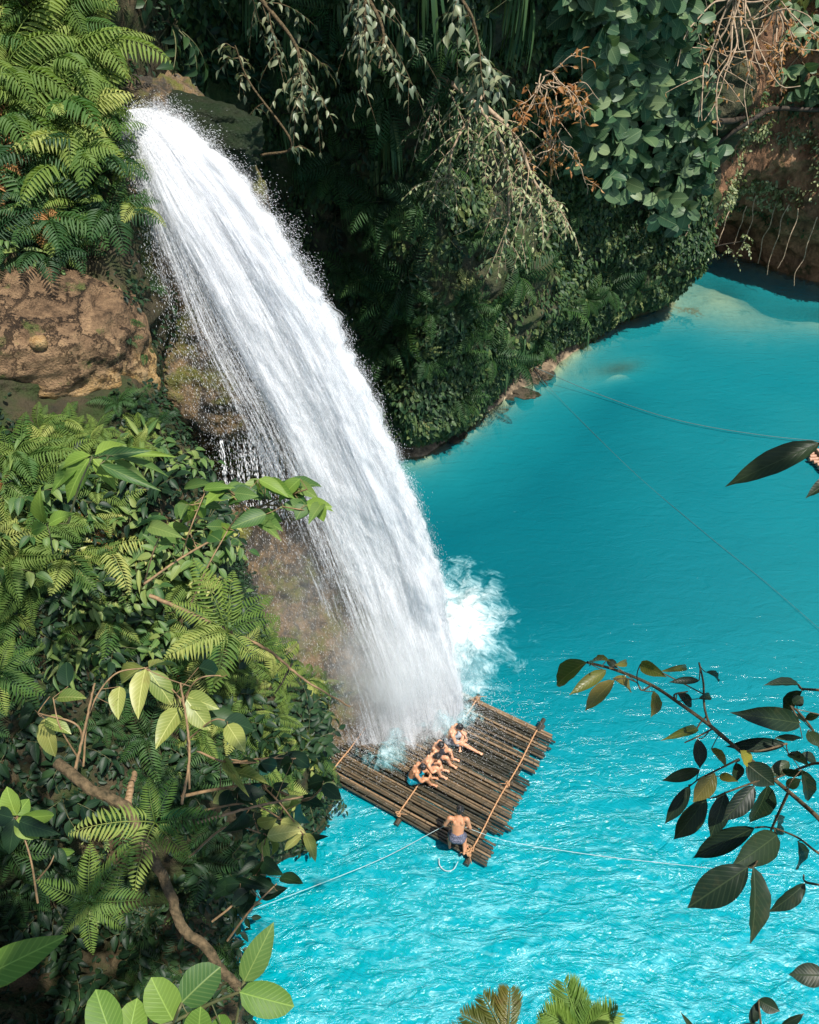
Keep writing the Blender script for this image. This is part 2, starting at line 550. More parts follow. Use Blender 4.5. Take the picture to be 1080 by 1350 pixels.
M['water'] = water_mat()
M['shorestone'] = rock_mat('shore_stone', [(.3, (.03, .026, .02)), (.5, (.11, .09, .06)), (.7, (.22, .17, .11))], (.03, .045, .015), .5, .6, 2.0, bump=1.0)
M['bed'] = rock_mat('pool_bed_sand', [(.3, (.26, .2, .12)), (.5, (.52, .42, .27)), (.7, (.62, .52, .35))], (.12, .13, .06), .58, .7, .5, bump=.6)
_t = M['bed'].node_tree
_p = next(n for n in _t.nodes if n.type == 'BSDF_PRINCIPLED')
_src = _p.inputs['Base Color'].links[0].from_socket
_w = NT.__new__(NT); _w.t = _t
_z = _w.n('ShaderNodeSeparateXYZ', ins={0: _w.pos()}).outputs[2]
_k = _w.n('ShaderNodeMapRange', ins={0: _w.math('ADD', _z, _w.math('MULTIPLY', _w.math('SUBTRACT', _w.noise(_w.pos(), 3.0, 5, .6), .5), .5)), 1: -.18, 2: .05}).outputs[0]
_c = _w.mix(_k, _src, _w.ramp(_w.noise(_w.pos(), 5.0, 6, .7), [(.35, (.04, .032, .022)), (.55, (.17, .125, .08)), (.7, (.3, .23, .15))]))   # bare wet rock above the water line
_t.links.new(_c, _p.inputs['Base Color'])


def fall_mat(name, gain=1.0, su=60, sv=3.0, lo=.12, seed=0.0, col=(.84, .86, .89)):
    """White broken water: opacity from noise drawn out along the flow, gated by a density attribute."""
    m, t = newmat(name)
    d = t.attr('dens')
    uv = t.n('ShaderNodeUVMap').outputs[0]
    mp = t.n('ShaderNodeMapping', ins={'Vector': uv, 'Scale': (su, sv, 1), 'Location': (seed, seed * .7, seed)}).outputs[0]
    a = t.noise(mp, 1.0, 5, .62, .35)
    mp2 = t.n('ShaderNodeMapping', ins={'Vector': uv, 'Scale': (su * 3.4, sv * 7, 1), 'Location': (seed * 2, seed, 0)}).outputs[0]
    b = t.noise(mp2, 1.0, 4, .65, .2)
    mp3 = t.n('ShaderNodeMapping', ins={'Vector': uv, 'Scale': (su * 9, sv * 26, 1), 'Location': (seed, 0, 0)}).outputs[0]
    e = t.noise(mp3, 1.0, 3, .7)
    nz = t.math('ADD', t.math('ADD', t.math('MULTIPLY', a, .42), t.math('MULTIPLY', b, .3)), t.math('MULTIPLY', e, .28))
    th = t.math('SUBTRACT', .8, t.math('MULTIPLY', d, .6 * gain))
    al = t.math('MULTIPLY', t.math('SUBTRACT', nz, th, clamp=True), 7.0, clamp=True)
    p = t.bsdf(col, .5, .3, t.bump(nz, .6, .06))
    tr = t.n('ShaderNodeBsdfTranslucent', ins={'Color': (*col, 1)}).outputs[0]
    s = t.n('ShaderNodeMixShader', ins={0: .3, 1: p, 2: tr}).outputs[0]
    t.surf(t.n('ShaderNodeMixShader', ins={0: al, 1: t.n('ShaderNodeBsdfTransparent').outputs[0], 2: s}).outputs[0])
    return m


M['fall_a'] = fall_mat('falling_water', 1.0, 80, 9, seed=0)
M['fall_b'] = fall_mat('falling_water_front', .82, 100, 12, seed=5.3)
M['drop'] = plain('water_droplets', (.8, .82, .85), (.9, .91, .93), 3, .35, .4, 0)


def foam_mat():
    m, t = newmat('churned_foam')
    d = t.attr('dens')
    w = t.pos()
    dist = t.noise(w, .9, 3, .5)
    v = t.n('ShaderNodeVectorMath', operation='ADD', ins={0: w, 1: t.n('ShaderNodeCombineXYZ', ins={0: t.math('MULTIPLY', dist, 1.6), 1: t.math('MULTIPLY', dist, -1.1)}).outputs[0]}).outputs[0]
    a = t.noise(v, 2.1, 8, .66, .5)
    b = t.noise(v, 9.0, 5, .65, .6)
    nz = t.math('ADD', t.math('MULTIPLY', a, .68), t.math('MULTIPLY', b, .32))
    al = t.math('MULTIPLY', t.math('SUBTRACT', nz, t.math('SUBTRACT', .74, t.math('MULTIPLY', d, .44)), clamp=True), 2.8, clamp=True)
    c = t.mix(al, (.12, .55, .63), (.9, .93, .94))
    p = t.bsdf(c, .5, .3, t.bump(nz, .9, .1))
    t.surf(t.n('ShaderNodeMixShader', ins={0: al, 1: t.n('ShaderNodeBsdfTransparent').outputs[0], 2: p}).outputs[0])
    return m


M['foam'] = foam_mat()


def mist_mat(dens):
    m, t = newmat('waterfall_mist')
    tc = t.n('ShaderNodeTexCoord').outputs['Object']
    g = t.n('ShaderNodeTexGradient', gradient_type='SPHERICAL', ins={0: tc}).outputs['Fac']
    nz = t.noise(tc, 2.6, 5, .65, .8)
    d = t.math('MULTIPLY', t.math('POWER', g, 1.2), t.math('MULTIPLY', t.math('SUBTRACT', nz, .30, clamp=True), dens * 2.4))
    v = t.n('ShaderNodeVolumePrincipled', ins={'Color': (.99, .995, 1, 1), 'Density': d, 'Anisotropy': .1}).outputs[0]
    t.t.links.new(v, t.out.inputs['Volume'])
    return m


M['mist'] = mist_mat(2.2)
# ------------------------------------------------------------------ terrain
def surface(ctrl, nr, nc, amp=(.5, .12), freq=(.35, 1.7), seed=3, face=True, mask=None):
    G = catmull(np.asarray(ctrl, float), nr)
    G = np.swapaxes(catmull(np.swapaxes(G, 0, 1), nc), 0, 1)
    N = grid_normals(G)
    c = CAM - G
    if np.sum(N * c) < 0: N = -N
    P = G.reshape(-1, 3)
    d = amp[0] * fbm(P * freq[0], 4, seed) + amp[1] * (1 - 2 * np.abs(fbm(P * freq[1], 4, seed + 9)))
    if mask is not None: d = d * mask(P)
    G = G + N * d.reshape(nr, nc, 1)
    N = grid_normals(G)
    if np.sum(N * c) < 0: N = -N
    return G, N


def surf_obj(G, name, mat, flip=None):
    nr, nc = G.shape[:2]
    F = grid_faces(nr, nc)
    a, b, c = G.reshape(-1, 3)[F[:, 0]], G.reshape(-1, 3)[F[:, 1]], G.reshape(-1, 3)[F[:, 3]]
    if np.sum(np.cross(b - a, c - a) * (CAM - a)) < 0: F = F[:, ::-1]
    uu, vv = np.meshgrid(np.linspace(0, 1, nc), np.linspace(0, 1, nr))
    return Geo().add(G.reshape(-1, 3), F, np.stack([uu.ravel(), vv.ravel()], 1)).build(name, mat)


# far cliff: a plan line at the water and an overhang profile at each plan point
plan = [(-18, 12), (-11, 17), (-5.5, 21), (-2.5, 21.6), (.1, 20.3), (2.2, 22.6), (4.6, 25.5), (7.4, 28.1), (9.6, 29.6), (10.9, 33.6), (12.6, 35.2), (15.8, 31.8), (20, 29), (29, 23)]
zlev = [-1.5, 0, 1.5, 3.5, 6, 8.5, 11, 14, 19]
offs = [[0, 0, .5, 1, 2, 3, 4, 5, 6], [0, 0, 0, 0, 0, 1, 3, 4.5, 6], [0, 0, -.5, -1, -1, .5, 2.5, 4, 5.5], [0, 0, 0, -.5, -.8, .2, 2.5, 4, 5.5],
        [-.3, 0, .7, 1.0, .4, .4, 2, 3.5, 5], [-.6, -.1, 1.3, 1.9, 1.2, 1.0, 2.2, 3.5, 5], [-.5, -.2, .3, .7, .3, 1.0, 2.5, 3.5, 5], [-.6, -.2, .9, 1.2, .8, 1.6, 2.8, 3.5, 4.5],
        [-.5, 0, 1.2, 1.7, 1.8, 2.3, 2.9, 3.3, 4], [0, 0, .5, 2.2, 3.5, 3.3, 2.5, 1.4, 0], [0, 0, .8, 3.0, 4.3, 3.9, 2.8, 1.6, 0], [0, 0, .5, 2.4, 3.0, 2.6, 1.7, .6, -.8],
        [0, 0, .5, 1.6, 2.0, 1.4, .5, -.5, -1.5], [0, 0, .5, 1, 1.5, 2, 2, 2, 2]]
ctrl = []
for k, z in enumerate(zlev):
    ctrl.append([(x + .12 * offs[i][k], y - offs[i][k], z) for i, (x, y) in enumerate(plan)])
CLIFF, CLIFF_N = surface(ctrl, 330, 640, amp=(1.0, .32), freq=(.3, 1.1), seed=5, mask=lambda P: .6 + .4 * sstep(0, 2.5, P[:, 2]))
ncut = 440  # columns beyond this are the warm wall right of the recess
kx = int(640 * 8.0 / 13)
o_cliff = tag(surf_obj(CLIFF[:, :kx + 1], 'cliff', M['cliff']), kind='structure')
o_wall = tag(surf_obj(CLIFF[:, kx:], 'cliff_overhang', M['warmcliff']), kind='structure')

# rock that carries the waterfall
rk = [[(40, 90, 14.4), (110, 105, 14.1), (160, 108, 14.0), (205, 108, 14.2), (222, 100, 15.6)],
      [(70, 185, 13.3), (125, 165, 13.2), (190, 150, 13.4), (258, 152, 13.6), (285, 150, 15.2)],
      [(100, 280, 12.9), (160, 260, 12.7), (225, 250, 12.9), (300, 218, 13.3), (330, 225, 15)],
      [(120, 380, 12.6), (185, 360, 12.3), (250, 345, 12.4), (330, 320, 12.9), (365, 330, 14.8)],
      [(140, 470, 12.3), (210, 455, 12.0), (275, 445, 12.1), (360, 420, 12.6), (400, 430, 14.5)],
      [(150, 540, 12.1), (225, 545, 11.7), (300, 560, 11.7), (390, 545, 12.1), (440, 530, 14)],
      [(170, 590, 12.7), (245, 592, 12.7), (320, 596, 12.8), (400, 596, 12.9), (460, 600, 14)],
      [(190, 640, 12.7), (265, 645, 12.6), (340, 655, 12.4), (430, 655, 12.4), (490, 660, 13.5)],
      [(210, 700, 11.5), (290, 705, 11.4), (370, 720, 11.5), (450, 730, 11.7), (520, 740, 12.6)],
      [(240, 800, 10.9), (310, 800, 10.8), (390, 810, 10.9), (470, 820, 11.2), (535, 830, 12)],
      [(270, 900, 10.2), (340, 900, 10.1), (410, 910, 10.3), (480, 915, 10.7), (535, 915, 11.4)],
      [(300, 1000, 9.6), (370, 1000, 9.5), (425, 995, 9.8), (480, 985, 10.25), (530, 980, 11)],
      [(330, 1110, 9.2), (390, 1090, 9.2), (440, 1060, 9.5), (490, 1040, 10.1), (530, 1020, 11)]]
rk = [[at_y(*p) for p in r] for r in rk]
FALLROCK, FALLROCK_N = surface(rk, 260, 120, amp=(.32, .16), freq=(.7, 2.6), seed=21)
o_frock = tag(surf_obj(FALLROCK, 'waterfall_rock', M['fallrock']), kind='structure')

# left bank under the ferns
rows = [(-200, 150, 15.0), (0, 118, 13.8), (120, 130, 13.1), (220, 158, 12.4), (350, 168, 11.4), (430, 160, 10.8), (520, 178, 10.2), (620, 235, 9.4),
        (740, 262, 8.7), (860, 335, 8.0), (960, 385, 7.4), (1050, 372, 6.8), (1150, 290, 6.3), (1250, 255, 5.7), (1350, 300, 4.8), (1600, 340, 2.4)]
bk = []
for py, ex, Y in rows:
    hol = .5 * math.exp(-((py - 1240) / 130) ** 2)
    r = [at_y(-420, py, max(Y - 2.4, .9)), at_y(-150, py, max(Y - 1.2, 1.2)), at_y(0, py, max(Y - .8, 1.5) + hol), at_y(ex * .5, py, max(Y - .3, 1.8) + hol), at_y(ex, py, Y)]
    e = r[-1]
    r += [e + np.array([.12, .75, -1.1]), e + np.array([.1, 1.5, -3.2]), np.array([e[0] + .05, e[1] + 1.8, min(-1.0, e[2] - 5)])]
    bk.append(r)
bk.append([p + np.array([0, -5, 1.2]) for p in bk[-1]])
BANK, BANK_N = surface(bk, 300, 170, amp=(.35, .14), freq=(.6, 2.2), seed=41)
o_bank = tag(surf_obj(BANK, 'bank', M['bank']), kind='structure')


def rock(name, c, rad, mat, rot=0, tilt=0, seed=1, amp=(.18, .07), n=(70, 48)):
    u = np.linspace(0, 2 * math.pi, n[0]); v = np.linspace(0.001, math.pi - .001, n[1])
    uu, vv = np.meshgrid(u, v)
    D = np.stack([np.sin(vv) * np.cos(uu), np.sin(vv) * np.sin(uu), np.cos(vv)], -1).reshape(-1, 3)
    s = np.sign(D) * np.abs(D) ** .82
    P = s * np.asarray(rad)
    r = max(rad)
    k = 1 + amp[0] * fbm(D * 1.7 + seed * 3.1, 4, seed) + amp[1] * fbm(D * 7 + seed, 4, seed + 3)
    P = P * k[:, None]
    R = np.array(Matrix.Rotation(rot, 3, 'Z') @ Matrix.Rotation(tilt, 3, 'X'))
    P = P @ R.T + np.asarray(c)
    return Geo().add(P, grid_faces(n[1], n[0])[:, ::-1], None).build(name, mat, origin=c)


ledge = tag(rock('boulder', at_y(28, 478, 10.62), (1.75, 1.0, 1.35), M['ledge'], .25, .42, 4, amp=(.2, .07), n=(160, 120)),
            'large sloping rock bulging between the ferns, brown on top and ochre yellow below', 'boulder')
_lb = BVHTree.FromPolygons([tuple(v.co + ledge.location) for v in ledge.data.vertices], [tuple(p.vertices) for p in ledge.data.polygons])
_lp, _ln = _lb.ray_cast(Vector(CAM), Vector(ray(52, 455)).normalized())[:2]
small = tag(rock('stone', np.array(_lp) + np.array([0, 0, .03]), (.11, .09, .09), M['ledge'], .3, .2, 9, n=(24, 16)),
            'small round reddish stone lying on the large brown boulder', 'stone')
foot_rock = tag(rock('boulder', at_y(285, 1345, 6.0) + np.array([0, 0, -.5]), (.62, .5, .45), M['ochre'], .4, .2, 15),
                'wet ochre boulder at the water edge below the curved root', 'boulder')
lipr = tag(rock('boulder', at_y(222, 178, 13.75) + np.array([.05, .35, -.05]), (1.5, .7, .55), M['lip'], -.4, -.35, 12, amp=(.16, .1), n=(90, 60)),
           'dark mossy boulder forming the lip at the top of the waterfall', 'boulder')

# pool bed and water
shore = np.array([(-5.5, 21), (-2.5, 21.6), (.1, 20.3), (2.2, 22.6), (4.6, 25.5), (7.4, 28.1), (9.6, 29.6), (10.9, 33.6), (12.6, 35.2), (15.8, 31.8), (20, 29), (29, 23)], float)


def dist_poly(Q, pl):
    d = np.full(len(Q), 1e9)
    for a, b in zip(pl[:-1], pl[1:]):
        t = np.clip(((Q - a) @ (b - a)) / ((b - a) @ (b - a)), 0, 1)
        d = np.minimum(d, np.linalg.norm(Q - a - t[:, None] * (b - a), axis=1))
    return d


def bed_height(X, Y):
    Q = np.stack([X, Y], 1)
    d = dist_poly(Q, shore)
    nz = fbm(np.stack([X * .5, Y * .5, X * 0], 1), 4, 77)
    nb = fbm(np.stack([X * 1.6, Y * 1.6, X * 0 + 3], 1), 4, 78)
    up = .22 * sstep(7.2, 5.5, X)
    z = .12 + up + .25 * nz + .22 * nb - 1.5 * np.maximum(d - up * .9, 0)
    z = np.maximum(z, -6.5 + 4.2 * sstep(-1, 12, X + .25 * (20 - Y)) + .8 * nz)

    def hump(z, x, y, rx, ry, h, rot=0.0):
        c, s = math.cos(rot), math.sin(rot)
        u = ((X - x) * c + (Y - y) * s) / rx
        v = (-(X - x) * s + (Y - y) * c) / ry
        k = np.exp(-(u * u + v * v))
        return z * (1 - k) + (h + .14 * nz + .06 * nb) * k

    z = hump(z, 11.8, 30.6, 2.4, 4.6, -.3, -.3)
    z = hump(z, 14.8, 28.8, 3.8, 2.2, -.38, -.2)
    z = hump(z, 6.9, 24.8, 1.9, .9, -.3, .45)
    z = hump(z, 4.3, 24.6, 1.3, .6, .1, .9)
    z = hump(z, 1.6, 21.6, 1.5, .55, .03, .9)
    return z


nx, ny = 300, 300
xs = np.linspace(-16, 34, nx); ys = np.linspace(-6, 37.5, ny)
X, Y = np.meshgrid(xs, ys)
Z = bed_height(X.ravel(), Y.ravel())
tag(Geo().add(np.stack([X.ravel(), Y.ravel(), Z], 1), grid_faces(ny, nx)).build('pool_bed', M['bed']), kind='structure')
nx, ny = 420, 420
xs = np.linspace(-16, 34, nx); ys = np.linspace(-6, 37.5, ny)
X, Y = np.meshgrid(xs, ys)
x, y = X.ravel(), Y.ravel()
dep = np.maximum(-bed_height(x, y), 0)
chop = sstep(15, 6, y) * .8 + .2
zz = chop * (.05 * fbm(np.stack([x * 1.1 + y * .35, y * 1.9 - x * .5, x * 0], 1), 4, 90)
             + .07 * np.exp(-((x - 1.6) ** 2 + (y - 13.0) ** 2) / 3.5) * fbm(np.stack([x * 2.6, y * 2.6, x * 0], 1), 3, 92))
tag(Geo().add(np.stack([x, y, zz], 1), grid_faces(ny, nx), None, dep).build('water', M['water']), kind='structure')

# rays from the viewpoint on to the land, to stand plants where the photograph has them
_V, _F, _n = [], [], 0
LAND_ID = []
for gi, G in enumerate((BANK, FALLROCK, CLIFF)):
    f = grid_faces(*G.shape[:2]) + _n
    _V.append(G.reshape(-1, 3)); _F.append(f); _n += G.shape[0] * G.shape[1]
_V = np.concatenate(_V); _F = np.concatenate(_F)
LAND = BVHTree.FromPolygons([tuple(v) for v in _V.tolist()], _F.tolist())


def hit(px, py):
    r = ray(px, py)
    loc, nrm, idx, d = LAND.ray_cast(Vector(CAM), Vector(r).normalized())
    if loc is None: return None, None
    n = np.array(nrm)
    if n @ (CAM - np.array(loc)) < 0: n = -n
    return np.array(loc), n
# ------------------------------------------------------------------ waterfall
st = {
 0.0: [(142, 152), (170, 240), (188, 335), (220, 450), (262, 560), (296, 650), (320, 750), (352, 850), (394, 940), (434, 1018)],
 .25: [(152, 150), (195, 235), (235, 335), (285, 450), (340, 555), (385, 650), (425, 750), (460, 845), (490, 930), (505, 992)],
 .5: [(166, 146), (215, 220), (272, 320), (330, 430), (385, 535), (435, 640), (480, 740), (515, 835), (540, 915), (550, 980)],
 .75: [(184, 143), (240, 200), (310, 290), (370, 385), (425, 490), (475, 600), (520, 705), (552, 800), (575, 890), (583, 965)],
 1.0: [(204, 142), (268, 182), (343, 262), (403, 345), (455, 440), (503, 545), (545, 650), (576, 750), (598, 860), (608, 950)]}
Ytop = {0: 12.9, .25: 12.9, .5: 12.9, .75: 13.0, 1: 13.2}
Ybot = {0: 9.75, .25: 9.95, .5: 10.2, .75: 10.5, 1: 10.8}
ctl = []
for k, s in enumerate((0, .25, .5, .75, 1)):
    pts = st[float(s)]
    col = []
    for i, (px, py) in enumerate(pts):
        t = i / (len(pts) - 1)
        out = .35 * math.sin(math.pi * min(1, t * 1.3)) * (.4 + .6 * s)
        col.append(at_y(px, py, Ytop[s] + (Ybot[s] - Ytop[s]) * t ** .85 - out))
    ctl.append(col)
ctl = np.swapaxes(np.array(ctl), 0, 1)          # rows along the flow, columns across
NT_, NS_ = 260, 90
FALL = catmull(ctl, NT_)
FALL = np.swapaxes(catmull(np.swapaxes(FALL, 0, 1), NS_), 0, 1)
FALL_N = grid_normals(FALL)
if np.sum(FALL_N * (CAM - FALL)) < 0: FALL_N = -FALL_N
FALL_T = norm(np.gradient(FALL, axis=0))
ss, tt = np.meshgrid(np.linspace(0, 1, NS_), np.linspace(0, 1, NT_))


def density(s, t):
    d = .43 + .56 * sstep(.06, .7, s)
    d = d + .35 * sstep(.42, 0, t) * sstep(.0, .35, s)
    d = d - .07 * sstep(.35, .75, t) * sstep(.75, .25, s)
    d = d + .30 * sstep(.85, 1.0, t)
    q = np.stack([s.ravel() * 9, t.ravel() * 2.2 - s.ravel() * 1.5, s.ravel() * 0 + 4], 1)
    d = d * (1 + .42 * fbm(q, 4, 101).reshape(s.shape) * (1 - .5 * sstep(.3, 0, t)))
    return np.clip(d, 0, 1.25)


fall = tag(empty('waterfall', tuple(at_z(560, 965))), 'broad white waterfall arching down from the mossy lip on to the bamboo raft', 'waterfall')
FB = np.array(fall.location)


def fall_sheet(name, mat, lift, amp, dmul, dadd, seed):
    P = FALL.reshape(-1, 3)
    uvn = np.stack([ss.ravel() * 9, tt.ravel() * 12, np.full(ss.size, seed)], 1)
    d = amp * fbm(uvn, 4, int(seed * 10)) * (.3 + tt.ravel())
    V = P + FALL_N.reshape(-1, 3) * ((lift + d) * sstep(-.02, .22, tt.ravel()))[:, None]
    den = density(ss, tt).ravel() * dmul + dadd
    en = fbm(np.stack([ss.ravel() * 0, tt.ravel() * 26, ss.ravel() * 6 + seed], 1), 4, 9)
    edge = np.minimum(ss.ravel() / .08, (1 - ss.ravel()) / np.clip(.07 + .12 * en, .02, 1))
    den = den * np.clip(.4 + .6 * edge, 0, 1)
    V = V + np.array([1.0, 0, .25]) * (sstep(.8, 1, ss.ravel()) * (.18 * en + .1 * fbm(np.stack([tt.ravel() * 70, tt.ravel() * 0, ss.ravel() * 5], 1), 3, 31)))[:, None]
    g = Geo().add(V - FB, grid_faces(NT_, NS_), np.stack([ss.ravel(), tt.ravel()], 1), den)
    return g.build(name, mat, fall)


fall_sheet('falling_sheet', M['fall_a'], 0.0, .16, 1.0, 0.0, 1.0)
fall_sheet('falling_sheet', M['fall_b'], .16, .26, .95, -.06, 2.0)
fall_sheet('falling_sheet', fall_mat('falling_water_veil', .8, 130, 14, seed=9.1), .34, .3, .72, -.02, 3.0)


def fall_at(s, t):
    fi = np.clip(t, 0, 1) * (NT_ - 1); fj = np.clip(s, 0, 1) * (NS_ - 1)
    i = np.minimum(fi.astype(int), NT_ - 2); j = np.minimum(fj.astype(int), NS_ - 2)
    a = (fi - i)[:, None]; b = (fj - j)[:, None]
    def bl(G): return (G[i, j] * (1 - a) + G[i + 1, j] * a) * (1 - b) + (G[i, j + 1] * (1 - a) + G[i + 1, j + 1] * a) * b
    return bl(FALL), norm(bl(FALL_N)), norm(bl(FALL_T))


# streaks and drops flung along the flow
OCT_V = np.array([(0, 0, 1), (1, 0, 0), (0, 1, 0), (-1, 0, 0), (0, -1, 0), (0, 0, -1)], float)
OCT_F = np.array([(0, 1, 2), (0, 2, 3), (0, 3, 4), (0, 4, 1), (5, 2, 1), (5, 3, 2), (5, 4, 3), (5, 1, 4)])


def drops(g, P, T, r, ln):
    m = len(P)
    T = norm(T)
    X = norm(np.cross(T, np.broadcast_to([.3, 1, .2], T.shape)))
    Y = np.cross(T, X)
    v = OCT_V
    V = P[:, None] + X[:, None] * (v[None, :, 0:1] * r[:, None, None]) + Y[:, None] * (v[None, :, 1:2] * r[:, None, None]) + T[:, None] * (v[None, :, 2:3] * ln[:, None, None])
    F = (OCT_F[None] + (np.arange(m) * 6)[:, None, None]).reshape(-1, 3)
    g.add(V.reshape(-1, 3), F)


g = Geo()
n = 70000
s = rng.random(n) ** .8; t = rng.random(n)
P, N, T = fall_at(s, t)
jit = np.abs(rng.normal(size=n)) * (.08 + .30 * t)
P = P + N * jit[:, None] + rnd(n) * (.03 + .08 * t)[:, None] - FB
T = T + rnd(n, .12)
r = rng.uniform(.0009, .0025, n); ln = r * rng.uniform(3, 14, n)
drops(g, P, T, r, ln)
# ragged crest thrown up along the right hand edge and the lip
n = 16000
t = rng.random(n) ** 1.25
P, N, T = fall_at(np.full(n, 1.0), t)
S = norm(np.cross(N, T)); S = np.where((S @ np.array([1.0, 0, .3]))[:, None] < 0, -S, S)
cl = .5 + .5 * vnoise(np.stack([t * 60, t * 0, t * 0], 1), 5)
off = np.abs(rng.normal(size=n)) * (.04 + .15 * cl * np.where(t < .35, 1.0, .6))
P = P + S * (off - .1)[:, None] + N * rng.normal(size=(n, 1)) * .1 - FB
drops(g, P, T + S * .4 + rnd(n, .3), rng.uniform(.001, .003, n), rng.uniform(.003, .018, n))
# thin streams dripping off the undercut brow
for k in range(46):
    s0 = rng.uniform(0.02, .35)
    p = np.array(at_y(rng.uniform(285, 400), rng.uniform(560, 600), 11.75))
    m = 26
    zz = np.sort(rng.random(m)) * rng.uniform(.6, 1.7)
    q = p + np.stack([rng.normal(size=m) * .012, -zz * .06 + rng.normal(size=m) * .012, -zz], 1)
    drops(g, q - FB, np.tile([0, -.05, -1.0], (m, 1)), rng.uniform(.004, .01, m), rng.uniform(.03, .09, m))
# spray bouncing off the raft and the pool
n = 22000
a = rng.uniform(0, 2 * math.pi, n); rr = np.abs(rng.normal(size=n)) * .85
P = np.stack([np.cos(a) * rr * 1.25 - .1, np.sin(a) * rr * .8, .1 + np.abs(rng.normal(size=n)) * .55 * np.exp(-rr * .6)], 1)
drops(g, P, norm(P) + np.array([0, 0, .4]) + rnd(n, .4), rng.uniform(.0015, .005, n), rng.uniform(.002, .012, n))
g.build('spray', M['drop'], fall, smooth=True)


def ball(name, c, rad, mat, parent, n=(24, 16)):
    u = np.linspace(0, 2 * math.pi, n[0]); v = np.linspace(0.001, math.pi - .001, n[1])
    uu, vv = np.meshgrid(u, v)
    D = np.stack([np.sin(vv) * np.cos(uu), np.sin(vv) * np.sin(uu), np.cos(vv)], -1).reshape(-1, 3)
    o = Geo().add(D, grid_faces(n[1], n[0])[:, ::-1]).build(name, mat, parent)
    o.location = c
    o.scale = rad
    return o


b = ball('mist', tuple(at_y(520, 900, 10.2) - FB), (1.3, 1.1, 2.2), M['mist'], fall)
ball('mist', tuple(at_y(400, 800, 10.2) - FB), (1.2, .8, 2.2), mist_mat(.4), fall)
ball('mist', tuple(at_y(590, 880, 10.6) - FB), (.95, .9, 1.0), mist_mat(1.0), fall)
b.rotation_euler = (.15, -.22, 0)

# water bursting on the poles
nr, na = 60, 110
rr, aa = np.meshgrid(np.linspace(.001, 1, nr), np.linspace(0, 2 * math.pi, na), indexing='ij')
for k, (px, py, ra, h) in enumerate(((570, 962, .95, .42), (520, 985, .8, .34), (615, 945, .55, .26), (480, 1005, .6, .2))):
    c0 = at_z(px, py, .16)
    q = np.stack([c0[0] + rr.ravel() * np.cos(aa.ravel()) * ra * 1.2, c0[1] + rr.ravel() * np.sin(aa.ravel()) * ra, 0 * rr.ravel()], -1)
    R_ = rr.ravel()
    q[:, 2] = .19 + np.exp(-(R_ / .5) ** 2) * (h + .9 * h * fbm(q * 3.1 + k, 4, 81)) + .05 * np.abs(fbm(q * 9, 3, 82))
    Geo().add(q - FB, grid_faces(nr, na)[:, ::-1], None, np.clip(.78 * (1 - R_ ** 1.3) + .25 * fbm(q * 2.3, 3, 83), 0, .9) * sstep(1, .8, R_)).build('splash', M['foam'], fall)


# churned water spreading from the plunge
nr, na = 90, 150
rr, aa = np.meshgrid(np.linspace(.001, 1, nr), np.linspace(0, 2 * math.pi, na), indexing='ij')
c0 = at_z(618, 825)
rim = 1.08 + .38 * fbm(np.stack([np.cos(aa.ravel()) * 1.6, np.sin(aa.ravel()) * 1.6, aa.ravel() * 0], 1), 4, 61)
q = np.stack([c0[0] + rr.ravel() * np.cos(aa.ravel()) * 2.15 * rim, c0[1] + rr.ravel() * np.sin(aa.ravel()) * 3.1 * rim, 0 * rr.ravel()], -1)
R_ = rr.ravel()
near = np.exp(-((q[:, 0] - at_z(590, 850)[0]) ** 2 / 1.1 + (q[:, 1] - at_z(590, 850)[1]) ** 2 / 3.2))
q[:, 2] = .09 + near * (.14 + .30 * fbm(q * 1.9, 4, 55)) + .04 * fbm(q * 5, 3, 56)
den = 1.08 * (1 - R_ ** 1.6) + .22 * near + .55 * fbm(q * np.array([.9, .9, 0]) + 3, 4, 63)
den = np.where(R_ > .985, 0, np.clip(den, 0, 1.15) * sstep(1.0, .6, R_))
tag(Geo().add(q, grid_faces(nr, na)[:, ::-1], None, den).build('foam', M['foam'], origin=c0), kind='stuff')
# smaller foam streaks left of the raft
c1 = at_z(432, 1068)
q = np.stack([c1[0] + rr * np.cos(aa) * .8, c1[1] + rr * np.sin(aa) * .75, 0 * rr], -1).reshape(-1, 3)
q[:, 2] = .07 + .02 * fbm(q * 5, 3, 57)
tag(Geo().add(q, grid_faces(nr, na)[:, ::-1], None, .85 * (1 - rr.ravel() ** 1.5)).build('foam', M['foam'], origin=c1), kind='stuff')
# ------------------------------------------------------------------ bamboo raft
ZR = .13
A = at_z(732, 970, ZR); B = at_z(640, 1143, ZR); C = at_z(440, 1035, ZR); D0 = at_z(600, 905, ZR)
e1 = norm((C - B) * .6 + (D0 - A) * .9)         # along the poles, away from the ragged end
e2v = B - A
LEN2 = np.linalg.norm(e2v)
e2 = e2v / LEN2
e3 = np.array([0, 0, 1.0])
NP = 55
raft = tag(empty('bamboo_raft', tuple(A - np.array([0, 0, ZR]))), 'bamboo pole raft carrying five bathers at the foot of the waterfall', 'raft')
RO = np.array(raft.location)
broken = {18: .26, 19: .36, 20: .3, 32: .07, 43: .1, 44: .36, 45: .38, 46: .3}
long_ = {2: -.06, 5: -.05, 39: -.12, 40: -.1, 0: .05}
rr_ = random.Random(5)


def pole_pt(k, x, z=0.0):
    return A + e2 * (LEN2 * (k + .5) / NP) + e1 * x + e3 * z


